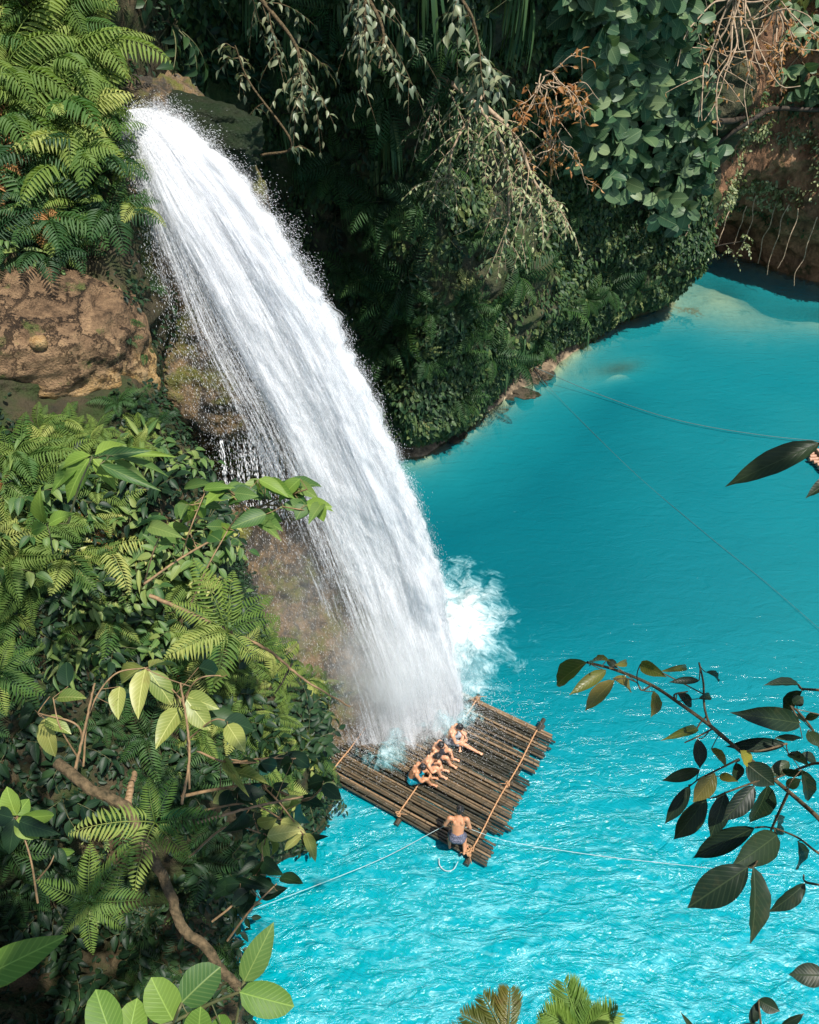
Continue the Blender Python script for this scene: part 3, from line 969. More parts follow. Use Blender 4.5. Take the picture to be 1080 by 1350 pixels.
def make_pole(x0, x1, r, k, tone, bend):
    g = Geo()
    m = 26
    xs = np.linspace(x0, x1, m)
    base = pole_pt(k, 0)
    P = np.stack([base + e1 * x + e3 * (bend * math.sin(x * 1.3 + k) + .012 * math.sin(k * 2.3)) + e2 * (.012 * math.sin(x * .9 + k * 1.7)) for x in xs])
    # swollen nodes every third of a metre
    node = .33
    ph = rr_.random() * node
    q = np.sort(np.concatenate([xs] + [[c - .012, c, c + .012] for c in np.arange(x0 + ph, x1 - .02, node)]))
    P = np.stack([np.interp(q, xs, P[:, i]) for i in range(3)], 1)
    d = np.abs((q - x0 - ph + node / 2) % node - node / 2)
    rad = r * (1 + .14 * np.exp(-(d / .012) ** 2))
    tube(g, P - RO, rad, 10, True, 1 / node, tone)
    g.U = [np.stack([u[:, 0], u[:, 1] - ph / node + .02], 1) if len(u) > 20 else u for u in g.U]
    return g.build('bamboo_pole', M['bamboo'], raft)


for k in range(NP):
    x0 = broken.get(k, long_.get(k, rr_.uniform(-.015, .03)))
    x1 = 4.2 + rr_.uniform(-.12, .12)
    make_pole(x0, x1, .5 * LEN2 / NP * rr_.uniform(.68, .88), k, rr_.random(), .006)
    if k in (15, 35):   # the stub left lying beyond the gap
        pass
for k in range(0, NP - 1, 2):    # wet lower layer, painted black as the shade in the gaps
    g = Geo()
    P = np.stack([pole_pt(k + .5, x, -.12) for x in np.linspace(rr_.uniform(.35, .7), 4.0, 12)])
    tube(g, P - RO, .045, 8, True, 3, .1)
    g.build('lower_pole', M['bamboo_gap'], raft)
# cross poles underneath and one end sticking out at the far corner
for x in (.32, 1.75, 3.3):
    g = Geo()
    P = np.stack([A - e2 * .16 + e1 * x - e3 * .085 + e2 * q for q in np.linspace(0, LEN2 + .26, 16)])
    tube(g, P - RO, .05, 10, True, 3, .35)
    g.build('cross_pole', M['bamboo'], raft)


def lash(x, k0, k1, seed, knot=(), slack=.012):
    """Rope drawn over the poles, dipping between them, with a second strand twisted round it."""
    g = Geo()
    rs = random.Random(seed)
    ks = np.linspace(k0, k1, 40)
    P = np.array([pole_pt(k, x + .012 * math.sin(k * .21 + seed), .048 + .004 * math.sin(k * .7)) for k in ks])
    tube(g, P - RO, .0125, 7)
    for k in np.arange(math.ceil(k0 + 1.5), k1, 2.0):      # a turn of rope round the strip at every second pole
        a = np.linspace(0, 2 * math.pi, 12)
        c = pole_pt(k, x + .012 * math.sin(k * .21 + seed), .044)
        dg_ = norm(e1 * rs.choice((-1, 1)) + e2 * .6)
        tube(g, c + .022 * np.cos(a)[:, None] * dg_ + .02 * np.sin(a)[:, None] * e3 - RO, .0055, 5)
    for k in knot:
        for q in range(7):
            c = pole_pt(k, x, .06)
            a = np.linspace(0, 2 * math.pi, 14)
            u = norm(rnd(1)[0]); v = norm(np.cross(u, rnd(1)[0]))
            tube(g, c + rnd(1, .018)[0] + .032 * (np.cos(a)[:, None] * u + np.sin(a)[:, None] * v * .8) - RO, .006, 5)
        for q in range(3):
            d = e2 * rs.uniform(-1, 1) + e1 * rs.uniform(-1, 1)
            tt_ = np.linspace(0, 1, 8)[:, None]
            tube(g, pole_pt(k, x, .06) + d * tt_ * .16 + np.array([0, 0, .02]) * np.sin(tt_ * 3) - RO, (.008, .004), 5)
    return g.build('lashing', M['rope'], raft)


lash(.34, -1.2, 54.6, 1, (26, 52.6, 54), .012)
lash(1.78, 27, 54.5, 2, (54,))
lash(1.72, -.5, 12, 4, (0,))
lash(3.3, 29, 54.2, 3, (54,))
# pale plastic float tied at the second lashing and stub of the far cross pole
g = Geo()
P = np.stack([A - e2 * q + e1 * .34 + e3 * .03 for q in np.linspace(-.1, .22, 6)])
tube(g, P - RO, .045, 10, True, 3, .2)
g.build('cross_pole', M['bamboo'], raft)

# second raft, only its corner reaches into the picture
raft2 = empty('bamboo_raft')
tag(raft2, 'second bamboo raft moored at the right, only its reddish corner showing', 'raft')
Q = at_z(1055, 600, 0)
raft2.location = Q
g0 = Geo()
d1 = norm(at_z(1180, 592, 0) - Q); d2 = norm(at_z(1075, 665, 0) - Q); d2 = norm(d2 - d1 * (d1 @ d2))
for k in range(22):
    g = Geo()
    p = Q + d2 * (.13 * k) + d1 * (rr_.uniform(0, .1) + .012 * k) + np.array([0, 0, .12])
    P = np.stack([p + d1 * x for x in np.linspace(0, 4, 20)])
    tube(g, P - Q, .06, 9, True, 2.8, .55 + .45 * rr_.random())
    g.build('bamboo_pole', M['red_bamboo'], raft2)
for x in (.35, 2.4):
    g = Geo()
    tube(g, np.stack([Q + d1 * x + d2 * y_ + np.array([0, 0, .2]) for y_ in np.linspace(-.1, 2.9, 30)]) - Q, .045, 8, True, 3, .15)
    g.build('cross_pole', M['bamboo_dark'] if 'bamboo_dark' in M else M['bamboo'], raft2)

# ------------------------------------------------------------------ lines
def line(name, pts, r, mat, label, sag=0.0, cat='rope'):
    g = Geo()
    P = catmull(np.array(pts), 60)
    tube(g, P - np.array(pts[0]), r, 5)
    o = g.build(name, mat)
    o.location = pts[0]
    return tag(o, label, cat)


line('mooring_cable', [at_z(700, 482, .5), at_z(790, 520, .14), at_z(890, 553, .09), at_z(1000, 573, .09), at_z(1120, 585, .09)], .010, M['dark_cable'],
     'dark cable running from the cliff foot across the pool towards the moored raft')
line('mooring_cable', [at_z(700, 484, .3), at_z(742, 530, .05), at_z(835, 622, .0), at_z(930, 703, .02), at_z(1010, 768, .03), at_z(1110, 855, .07)], .0045, M['dark_cable'],
     'thin line running from the cliff foot over the open water, right of the splash')
# ------------------------------------------------------------------ people
def sphere_geo(g, c, rad, R=None, n=(22, 16)):
    u = np.linspace(0, 2 * math.pi, n[0], endpoint=False); v = np.linspace(0, math.pi, n[1] + 2)[1:-1]
    uu, vv = np.meshgrid(u, v)
    D = np.stack([np.sin(vv) * np.cos(uu), np.sin(vv) * np.sin(uu), np.cos(vv)], -1).reshape(-1, 3)
    P = D * np.asarray(rad)
    top, bot = np.array([[0, 0, rad[2]]]), np.array([[0, 0, -rad[2]]])
    P = np.concatenate([P, top, bot])
    if R is not None: P = P @ np.asarray(R).T
    P = P + np.asarray(c)
    nr, nc = n[1], n[0]
    i = np.arange(nr - 1)[:, None] * nc; j = np.arange(nc)[None]; k = (j + 1) % nc
    g.add(P, np.stack([i + j, i + nc + j, i + nc + k, i + k], -1).reshape(-1, 4))
    g.F.append(np.array([[nr * nc, q, (q + 1) % nc] for q in range(nc)] + [[nr * nc + 1, (nr - 1) * nc + (q + 1) % nc, (nr - 1) * nc + q] for q in range(nc)]) + g.n - len(P))


def limb(g, pts, radii, n=8):
    P = catmull(np.array(pts, float), n * (len(pts) - 1) + 1)
    R = np.interp(np.linspace(0, len(pts) - 1, len(P)), range(len(pts)), radii)
    d0 = norm(P[0] - P[1]); d1 = norm(P[-1] - P[-2])
    th = np.array([.95, .6, .25])
    P = np.concatenate([[P[0] + d0 * R[0] * a for a in (.98, .8, .4)], P, [P[-1] + d1 * R[-1] * a for a in (.4, .8, .98)]])
    R = np.concatenate([[R[0] * a for a in (.2, .6, .92)], R, [R[-1] * a for a in (.92, .6, .2)]])
    tube(g, P, R, 12)


def fuse(name, g, mat, parent, voxel=.008, smooth=3, factor=.5):
    o = g.build(name, mat, parent)
    md = o.modifiers.new('fuse', 'REMESH'); md.mode = 'VOXEL'; md.voxel_size = voxel; md.use_smooth_shade = True
    sm = o.modifiers.new('smooth', 'SMOOTH'); sm.factor = factor; sm.iterations = smooth
    dg = bpy.context.evaluated_depsgraph_get()
    me = bpy.data.meshes.new_from_object(o.evaluated_get(dg))
    o.modifiers.clear()
    old = o.data
    o.data = me
    me.name = name
    me.materials.clear(); me.materials.append(mat)
    me.polygons.foreach_set('use_smooth', np.ones(len(me.polygons), bool))
    bpy.data.meshes.remove(old)
    return o


def hand(g, wrist, d, palmn, curl, side):
    """Palm with four bent fingers of unequal length and a thumb from its side."""
    d = norm(d); palmn = norm(palmn - d * (palmn @ d)); x = np.cross(d, palmn) * side
    R = np.stack([x, d, palmn], 1)
    sphere_geo(g, wrist + d * .05, (.042, .056, .019), R, (14, 10))
    for i, (ox, ln) in enumerate(((-.031, .066), (-.011, .078), (.011, .073), (.03, .058))):
        p = wrist + d * .09 + x * ox
        pts = [p]
        a = curl * .3
        for q in (.42, .33, .25):
            dd = d * math.cos(a) + palmn * math.sin(a) + x * ox * 2.2
            pts.append(pts[-1] + norm(dd) * ln * q)
            a += curl
        limb(g, pts, [.0105, .0098, .009, .0075], 4)
    p = wrist + d * .025 - x * .03
    pts = [p, p - x * .026 + d * .03 + palmn * .01, p - x * .03 + d * .058 + palmn * .024]
    limb(g, pts, [.014, .012, .009], 4)


def head_geo(g, c, f, up):
    f = norm(f); up = norm(up - f * (up @ f)); s = np.cross(up, f)
    R = np.stack([f, s, up], 1)
    c = np.asarray(c)
    sphere_geo(g, c + up * .02 - f * .008, (.098, .077, .1), R)
    sphere_geo(g, c - up * .045 + f * .022, (.066, .058, .075), R)         # jaw
    limb(g, [c + f * .088 + up * .018, c + f * .108 - up * .022], [.009, .015], 4)   # nose
    sphere_geo(g, c + f * .082 - up * .062, (.016, .026, .012), R, (12, 8))      # mouth
    sphere_geo(g, c + f * .08 - up * .1, (.02, .026, .018), R, (12, 8))          # chin
    for q in (-1, 1):
        sphere_geo(g, c + s * q * .08 - up * .008 - f * .005, (.022, .011, .034), R, (12, 8))   # ears
        sphere_geo(g, c + s * q * .033 + f * .084 + up * .034, (.012, .024, .008), R, (10, 6))   # brow
    return R


def person(label, loc, rz, J, shorts, skin, hairlong=.0, sc=1.0, group=None):
    root = tag(empty('person', tuple(loc), (0, 0, rz)), label, 'person', group)
    root.scale = (sc, sc, sc)
    g = Geo()
    J = {k: np.array(v, float) for k, v in J.items()}
    pel, wai, che, nec, hd = J['pelvis'], J['waist'], J['chest'], J['neck'], J['head']
    lat = np.array([0, 1.0, 0])
    # trunk: stacked cross sections wider than deep
    T = catmull(np.stack([pel - (wai - pel) * .35, pel, wai, che, che * .35 + nec * .65, nec]), 26)
    wd = np.interp(np.linspace(0, 5, 26), range(6), [.12, .168, .138, .168, .13, .058])
    dp = np.interp(np.linspace(0, 5, 26), range(6), [.09, .118, .095, .118, .085, .056])
    tg = norm(np.gradient(T, axis=0))
    a = np.linspace(0, 2 * math.pi, 24, endpoint=False)
    V = []
    for i in range(26):
        fw = norm(np.cross(lat, tg[i]))
        V.append(T[i] + wd[i] * np.cos(a)[:, None] * lat + dp[i] * np.sin(a)[:, None] * fw)
    V = np.concatenate(V)
    i = np.arange(25)[:, None] * 24; j = np.arange(24)[None]; k = (j + 1) % 24
    V = np.concatenate([V, [T[0]], [T[-1]]])
    g.add(V, np.stack([i + j, i + k, i + 24 + k, i + 24 + j], -1).reshape(-1, 4))
    g.F.append(np.array([[q2, q1, 624] for q1, q2 in zip(range(24), list(range(1, 24)) + [0])] + [[600 + q1, 600 + q2, 625] for q1, q2 in zip(range(24), list(range(1, 24)) + [0])]) + g.n - 626)
    # shoulder blades, spine groove reads from the blades
    bk_ = norm(np.cross(tg[16], lat))
    for q in (-1, 1):
        sphere_geo(g, che * .8 + nec * .2 + lat * q * .085 + bk_ * .07, (.05, .05, .075), None, (12, 8))
    limb(g, [nec - (nec - che) * .25, nec, nec * .45 + hd * .55], [.062, .055, .055])
    fdir = J.get('face', np.array([1, 0, -.4]))
    updir = norm(hd - nec)
    R = head_geo(g, hd, fdir, updir)
    for s_, nm in ((1, 'l'), (-1, 'r')):
        sh, el, wr = J['sh' + nm], J['el' + nm], J['wr' + nm]
        limb(g, [che * .55 + nec * .45 + lat * s_ * .09, sh, (sh + el) / 2, el, el * .55 + wr * .45, wr], [.06, .06, .05, .039, .041, .027])
        hd_ = J.get('hd' + nm, wr - el)
        hand(g, wr, hd_, J.get('pn' + nm, np.array([0, -s_, -.3])), J.get('curl', np.array(.5)).item(), s_)
        hp, kn, an, to = J['hp' + nm], J['kn' + nm], J['an' + nm], J['to' + nm]
        limb(g, [hp, hp * .5 + kn * .5, kn, kn * .62 + an * .38, an], [.098, .082, .058, .058, .036])
        fd = norm(to - an * np.array([1, 1, 0]) - np.array([0, 0, to[2]]))
        heel = an - fd * .035 - np.array([0, 0, .035])
        limb(g, [heel, an * .5 + to * .5 + np.array([0, 0, .005]), to], [.036, .036, .026])
        for q in range(5):
            sd = np.cross(fd, [0, 0, 1.0])
            limb(g, [to + sd * (q - 2) * .016, to + sd * (q - 2) * .018 + fd * (.05 - .006 * abs(q - (2 + s_)))], [.012, .009], 3)
    g_body = fuse('body', g, skin, root, .0085, 2, .45)
    # hair cap
    f, s, up = R[:, 0], R[:, 1], R[:, 2]
    h = Geo()
    sphere_geo(h, hd + up * .034 - f * .024, (.1, .087, .1), R, (30, 20))
    sphere_geo(h, hd - f * .06 - up * .02, (.052, .07, .07 + hairlong), R, (24, 16))
    for q in range(60):
        d = norm(rnd(1)[0]); d = d if d @ up > -.2 else -d
        if d @ f > .6: continue
        p = hd + up * .03 - f * .022 + R @ (np.array([.094, .081, .094]) * (R.T @ d))
        limb(h, [p, p + norm(d * .5 - f * .4 - up * .3) * .03], [.013, .005], 3)
    fuse('hair', h, M['hair'], root, .009, 1, .4)
    for q in (-1, 1):
        e = Geo()
        sphere_geo(e, hd + s * q * .033 + f * .082 + up * .016, (.009, .013, .008), R, (10, 6))
        e.build('eye', M['eye'], root)
    # swim shorts over pelvis and upper thighs
    w = Geo()
    i0, i1 = 0, 9
    limb(w, [pel - lat * .07 - (wai - pel) * .1, pel + lat * .07 - (wai - pel) * .1], [.135, .135])
    limb(w, [pel - lat * .055 + (wai - pel) * .45, pel + lat * .055 + (wai - pel) * .45], [.118, .118])
    for nm in 'lr':
        hp, kn = J['hp' + nm], J['kn' + nm]
        limb(w, [hp, hp * .7 + kn * .3, hp * .38 + kn * .62], [.112, .105, .098])
    fuse('swim_shorts', w, shorts, root, .011, 3, .5)
    return root


def seat_pose(knee_h=.42, lean=.0, spread=.12, twist=0.0, cross=False, arms='knees'):
    l = lean
    J = dict(pelvis=(0, 0, .12), waist=(.0 + .05 * l, 0, .28), chest=(.08 + .2 * l, 0, .47), neck=(.17 + .3 * l, twist * .3, .62 - .05 * l), head=(.255 + .36 * l, twist, .735 - .09 * l),
             face=(1, twist * 2, -.75 - l), shl=(.12 + .25 * l, .185, .56 - .05 * l), shr=(.12 + .25 * l, -.185, .56 - .05 * l),
             hpl=(.03, .095, .12), hpr=(.03, -.095, .12))
    for s, n in ((1, 'l'), (-1, 'r')):
        J['kn' + n] = (.41, s * spread, knee_h)
        J['an' + n] = (.53, s * .1, .085)
        J['to' + n] = (.68, s * .12, .045)
        J['el' + n] = (.27 + .15 * l, s * .24, .36)
        J['wr' + n] = (.47, s * .09, .33)
        J['hd' + n] = (.5, -s * .75, -.1)
        J['pn' + n] = (-1, 0, 0)
    if cross:
        J['knl'] = (.40, .2, .26); J['anl'] = (.34, -.1, .1); J['tol'] = (.40, -.26, .07)
        J['knr'] = (.47, -.16, .26); J['anr'] = (.84, -.14, .07); J['tor'] = (.98, -.16, .045)
        J['ell'] = (.25, .23, .35); J['wrl'] = (.42, .12, .30); J['hdl'] = (.6, -.5, -.2)
        J['elr'] = (.26, -.24, .34); J['wrr'] = (.44, -.1, .30); J['hdr'] = (.6, .5, -.2)
    return J


def aim(px, py, qx, qy):
    a, b = at_z(px, py, .2), at_z(qx, qy, .2)
    return math.atan2(b[1] - a[1], b[0] - a[0])


ZS = ZR + .05
P4 = seat_pose(cross=True, lean=.1)
person('bather in pale shorts sitting apart with legs folded, rightmost of the four under the waterfall', at_z(592, 977, ZS), aim(597, 980, 634, 990), P4, M['short_pale'], M['skin'], sc=.68, group='bathers on the bamboo raft')
P3 = seat_pose(.38, -.1, .13, -.05)
P3['elr'] = (.06, -.29, .36); P3['wrr'] = (.14, -.34, .12); P3['hdr'] = (1, -.2, -.1)
person('bather sitting upright behind his neighbours, third from the left under the waterfall', at_z(572, 999, ZS), aim(571, 1003, 600, 1012), P3, M['short_dark'], M['skin'], sc=.67, group='bathers on the bamboo raft')
P2 = seat_pose(.40, .34, .1, .03)
person('hunched bather hugging his knees, second from the left under the waterfall', at_z(558, 1015, ZS), aim(559, 1019, 588, 1026), P2, M['short_dark'], M['skin'], sc=.67, group='bathers on the bamboo raft')
P1 = seat_pose(.36, .14, .15, -.04)
person('bather in teal shorts sitting at the left end of the row of four', at_z(543, 1029, ZS), aim(542, 1033, 571, 1036), P1, M['short_teal'], M['skin_dark'], sc=.67, group='bathers on the bamboo raft')
# the raftsman stands with his back to the viewer and both hands on the line
S = dict(pelvis=(-.16, 0, .68), waist=(-.10, 0, .84), chest=(.01, 0, 1.03), neck=(.08, 0, 1.22), head=(.15, -.03, 1.35), face=(1, -.1, -.45),
         shl=(.03, .2, 1.165), shr=(.03, -.2, 1.165), ell=(.0, .31, .9), elr=(-.03, -.29, .9), wrl=(.16, .27, .68), wrr=(.1, -.27, .69),
         hpl=(-.15, .09, .68), hpr=(-.15, -.09, .68), knl=(.14, .16, .42), knr=(.08, -.17, .41), anl=(-.02, .17, .085), anr=(-.16, -.19, .085),
         tol=(.14, .2, .045), tor=(-.0, -.24, .045), curl=1.0, pnl=(.3, -1, 0), pnr=(.3, 1, 0))
RM = at_z(602, 1116, ZS)
RMZ = math.radians(86)
person('raftsman in patterned navy shorts standing on the raft and hauling the white line', RM, RMZ, S, M['short_navy'], M['skin_dark'], sc=.72, group='bathers on the bamboo raft')
cz, sz = math.cos(RMZ), math.sin(RMZ)


def rm(v):
    v = [q * .72 for q in v]
    return RM + np.array([v[0] * cz - v[1] * sz, v[0] * sz + v[1] * cz, v[2]])


hl, hr = rm((.19, .27, .6)), rm((.13, -.27, .61))
line('guide_line', [at_z(300, 1212, .8), at_z(420, 1166, .5), at_z(510, 1129, .5), hl, rm((.22, .0, .58)), hr, at_z(665, 1108, .34), at_z(740, 1121, .12), at_z(830, 1133, .03), at_z(1010, 1152, .0), at_z(1120, 1162, -.03)],
     .004, M['cable'], 'taut white line held by the raftsman, crossing the pool past the raft')
line('rope_end', [at_z(604, 1136, .17), at_z(598, 1146, .07), at_z(588, 1148, .06), at_z(580, 1141, .06), at_z(579, 1132, .06)], .008, M['cable'],
     'loose end of pale rope floating in a loop beside the raft corner')
# ------------------------------------------------------------------ plants: kit
TP_SMALL = leaf_tpl(3, .2, .15)
TP_MED = leaf_tpl(5, .25, .28, 'ovate')
TP_LONG = leaf_tpl(5, .2, .35, 'lance')
TP_PIN = leaf_tpl(3, .25, .3, 'ovate')
TP_BIG = leaf_tpl(8, .22, .22, 'ellip', .012)
TP_BIGO = leaf_tpl(8, .22, .25, 'ovate', .012)
TP_ROUND = leaf_tpl(9, .18, .2, 'round', .012)
TP_DRIP = leaf_tpl(11, .2, .22, 'drip', .012)
DIA_V = np.array([(0, 0, 0), (-.5, .45, .06), (.5, .45, .06), (0, 1, -.05)]); DIA_F = np.array([(0, 2, 1), (1, 2, 3)])
DIA = (DIA_V, DIA_F, np.array([(0, 0), (-1, .4), (1, .4), (0, 1.)]))


def fern_geo(nfr, L, pairs=22, fine=True, arch=.55, spread=(.35, 1.0)):
    g = Geo()
    for k in range(nfr):
        yaw = 2 * math.pi * k / nfr + rng.uniform(-.35, .35)
        ln = L * rng.uniform(.6, 1.15)
        el = rng.uniform(*spread)
        h = np.array([math.cos(yaw), math.sin(yaw), 0]); sd = np.array([-h[1], h[0], 0])
        s = np.linspace(0, 1, 26)
        ang = (math.pi / 2 - el * .55) - s * (1.1 + arch) * rng.uniform(.8, 1.15)
        P = np.cumsum(np.stack([np.cos(ang), np.sin(ang)], 1) * ln / 26, 0)
        sway = rng.uniform(-.18, .18)
        R = P[:, :1] * h + P[:, 1:] * np.array([0, 0, 1.0]) + (s ** 2 * sway * ln)[:, None] * sd
        tone = rng.random()
        tube(g, R, (.009 * L, .002 * L), 4, False, 1, tone)
        T = norm(np.gradient(R, axis=0))
        q = np.linspace(.14, .99, pairs)
        f = q * 25; i = np.minimum(f.astype(int), 24); a = (f - i)[:, None]
        C = R[i] * (1 - a) + R[i + 1] * a; TT = T[i]
        plen = ln * .235 * (np.sin(np.pi * (q * .80 + .17)) ** .9) * rng.uniform(.85, 1.1)
        U = norm(np.cross(np.broadcast_to(sd, TT.shape), TT)); U = np.where(U[:, 2:] < 0, -U, U)
        for sg in (-1, 1):
            D = norm(sd * sg + TT * (.18 + .5 * q[:, None]) - U * .22 + rnd(pairs, .05))
            put_leaves(g, C, D, norm(U + rnd(pairs, .12)), plen, np.minimum(ln * .84 / pairs * .66, plen * .4), TP_PIN, tone + rng.uniform(-.08, .08))
    return g


def orient(nrm, upw, yaw):
    z = norm(norm(nrm) * (1 - upw) + np.array([0, 0, 1.0]) * upw)
    return (Vector(z).to_track_quat('Z', 'Y').to_matrix() @ Matrix.Rotation(yaw, 3, 'Z')).to_euler()


def sprig(gs, gl, p0, d0, ln, nl, L, W, tpl, droop=.35, r=.006, pitch=.75, sides=5, tone=None, bare=.15, jit=.25):
    """Curved twig with alternate leaves."""
    s = np.linspace(0, 1, 14)
    d0 = norm(d0)
    side = norm(np.cross(d0, [0, 0, 1.0]) + rnd(1, .05)[0])
    bend = rng.uniform(-.25, .25)
    P = p0 + np.outer(s * ln, d0) + np.outer(-droop * ln * s ** 2, [0, 0, 1.0]) + np.outer(bend * ln * s ** 2, side)
    tube(gs, P, (r, r * .35), sides, False)
    T = norm(np.gradient(P, axis=0))
    q = np.linspace(bare, 1, nl)
    i = np.minimum((q * 13).astype(int), 13)
    C, TT = P[i], T[i]
    sd = norm(np.cross(TT, np.broadcast_to([0, 0, 1.0], TT.shape)) + 1e-4)
    U = np.cross(sd, TT)
    alt = np.where(np.arange(nl) % 2 == 0, 1.0, -1.0)[:, None]
    Y = norm(TT * (1 - pitch * .6) + sd * alt * pitch + rnd(nl, jit) - np.array([0, 0, .25]))
    Y[-1] = norm(TT[-1])
    sz = rng.uniform(.72, 1.12, nl) * (1 - .25 * np.abs(q - .6))
    put_leaves(gl, C, Y, norm(U * .6 + np.array([0, 0, .7]) + rnd(nl, .28)), L * sz, W * sz, tpl, tone)
    return P


def shrub(name, mat, stems, ln, nl, L, W, tpl, droop=.3, el=(.3, 1.2), stemmat='stem', r=.008):
    root = empty(name)
    gs, gl = Geo(), Geo()
    for k in range(stems):
        yaw = 2 * math.pi * k / stems + rng.uniform(-.5, .5)
        e = rng.uniform(*el)
        d = np.array([math.cos(yaw) * math.cos(e), math.sin(yaw) * math.cos(e), math.sin(e)])
        sprig(gs, gl, np.zeros(3), d, ln * rng.uniform(.6, 1.1), nl, L, W, tpl, droop, r)
    gs.build('stem', M[stemmat], root)
    gl.build('leaves', mat, root)
    return root


FERN_L = [fern_geo(n, 1.0, 19, True, a).build('fern', M['fern']) for n, a in ((7, .45), (9, .7), (6, .9), (8, .55))]
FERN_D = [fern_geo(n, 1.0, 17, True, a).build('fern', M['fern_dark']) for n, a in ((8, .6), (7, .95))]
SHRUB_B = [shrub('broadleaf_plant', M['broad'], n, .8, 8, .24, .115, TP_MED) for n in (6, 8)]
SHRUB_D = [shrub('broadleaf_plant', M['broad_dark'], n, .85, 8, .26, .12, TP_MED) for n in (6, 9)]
SHRUB_Y = [shrub('yellowing_shrub', M['yellowing'], 5, .7, 6, .26, .115, TP_MED, .4)]
FERN_X = [fern_geo(6, 1.0, 15, True, 1.2, (.6, 1.3)).build('fern', M['dryleaf'])]
SHRUB_L = [shrub('strap_leaved_plant', M['broad'], n, .55, 5, .42, .08, TP_LONG, .35) for n in (6, 7)]
SHRUB_S = [shrub('small_leaved_shrub', M['broad_dark'], 16, .55, 22, .06, .032, TP_SMALL, .25), shrub('small_leaved_shrub', M['broad'], 14, .5, 20, .06, .03, TP_SMALL, .3)]
PROTO_USED = set()


def stand(proto, loc, rot, sc, label, cat, group):
    if proto.name in PROTO_USED:
        o = dup(proto)
    else:
        o = proto
        PROTO_USED.add(proto.name)
    o.location = loc; o.rotation_euler = rot
    o.scale = (sc, sc, sc)
    for k in ('group',):
        if k in o: del o[k]
    return tag(o, label, cat, group)


def cluster(protos, n, box, size, label, cat, group, upw=.55, sink=.03, mind=0.0, poly=None):
    done = []
    tries = 0
    while len(done) < n and tries < n * 30:
        tries += 1
        px, py = rng.uniform(box[0], box[2]), rng.uniform(box[1], box[3])
        if poly and not poly(px, py): continue
        p, nr = hit(px, py)
        if p is None or p[2] < .15: continue
        if any(np.linalg.norm(p - q) < mind for q in done): continue
        done.append(p)
        stand(protos[int(rng.integers(len(protos)))], p - nr * sink, orient(nr, upw, rng.uniform(0, 6.28)), rng.uniform(*size), label, cat, group)


# ------------------------------------------------------------------ left bank
cluster(FERN_L, 14, (50, 60, 118, 235), (.9, 1.45), 'feathery light green fern arching over the left edge of the waterfall top', 'fern', 'ferns beside the waterfall top', .45, mind=.3)
cluster(FERN_L, 18, (-40, -40, 105, 190), (.9, 1.5), 'sunlit yellow green fern in the dense bank left of the waterfall top', 'fern', 'sunlit ferns high on the left bank', .5, mind=.3)
cluster(FERN_D, 12, (-20, 190, 170, 345), (.65, 1.0), 'deep green fern in the shade just above the large brown boulder', 'fern', 'ferns above the brown boulder', .45, mind=.3)
cluster(FERN_L, 5, (60, 200, 180, 330), (.6, .85), 'lighter green fern among the dark ones above the large brown boulder', 'fern', 'lighter ferns above the brown boulder', .45, mind=.4)
cluster(FERN_L, 12, (-10, 560, 195, 610), (.4, .65), 'small fern on the lower edge of the ochre shelf', 'fern', 'small ferns at the ochre shelf', .5, mind=.2)
cluster(FERN_L, 15, (-40, 580, 150, 740), (.55, .9), 'bright green fern on the sunny slope below the ochre shelf', 'fern', 'sunny ferns below the ochre shelf', .5, mind=.25)
cluster(FERN_L, 15, (-20, 720, 300, 880), (.5, .85), 'bright green fern on the middle of the left bank', 'fern', 'ferns on the middle of the left bank', .5, mind=.25)
cluster(FERN_L, 13, (230, 830, 400, 975), (.45, .7), 'feathery fern on the bank edge facing the lower curtain of the waterfall', 'fern', 'ferns on the bank edge facing the curtain', .45, mind=.2)
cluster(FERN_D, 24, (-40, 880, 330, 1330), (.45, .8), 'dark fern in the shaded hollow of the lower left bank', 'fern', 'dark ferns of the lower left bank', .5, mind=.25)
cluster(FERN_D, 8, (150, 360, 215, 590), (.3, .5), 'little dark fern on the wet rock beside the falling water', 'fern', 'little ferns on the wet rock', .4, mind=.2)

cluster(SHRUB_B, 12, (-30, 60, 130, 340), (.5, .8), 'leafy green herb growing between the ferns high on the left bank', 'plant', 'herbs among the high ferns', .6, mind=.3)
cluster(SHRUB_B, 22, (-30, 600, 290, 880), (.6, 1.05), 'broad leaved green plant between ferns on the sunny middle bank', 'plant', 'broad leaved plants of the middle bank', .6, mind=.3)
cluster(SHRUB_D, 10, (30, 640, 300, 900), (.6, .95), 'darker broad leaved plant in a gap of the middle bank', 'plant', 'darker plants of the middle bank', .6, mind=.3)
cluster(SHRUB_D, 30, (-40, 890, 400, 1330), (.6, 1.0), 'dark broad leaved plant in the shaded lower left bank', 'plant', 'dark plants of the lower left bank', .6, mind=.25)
cluster(SHRUB_S, 12, (60, 960, 380, 1250), (.6, 1.0), 'low shrub with tiny leaves on the lower left bank', 'shrub', 'tiny leaved shrubs of the lower bank', .6, mind=.3)


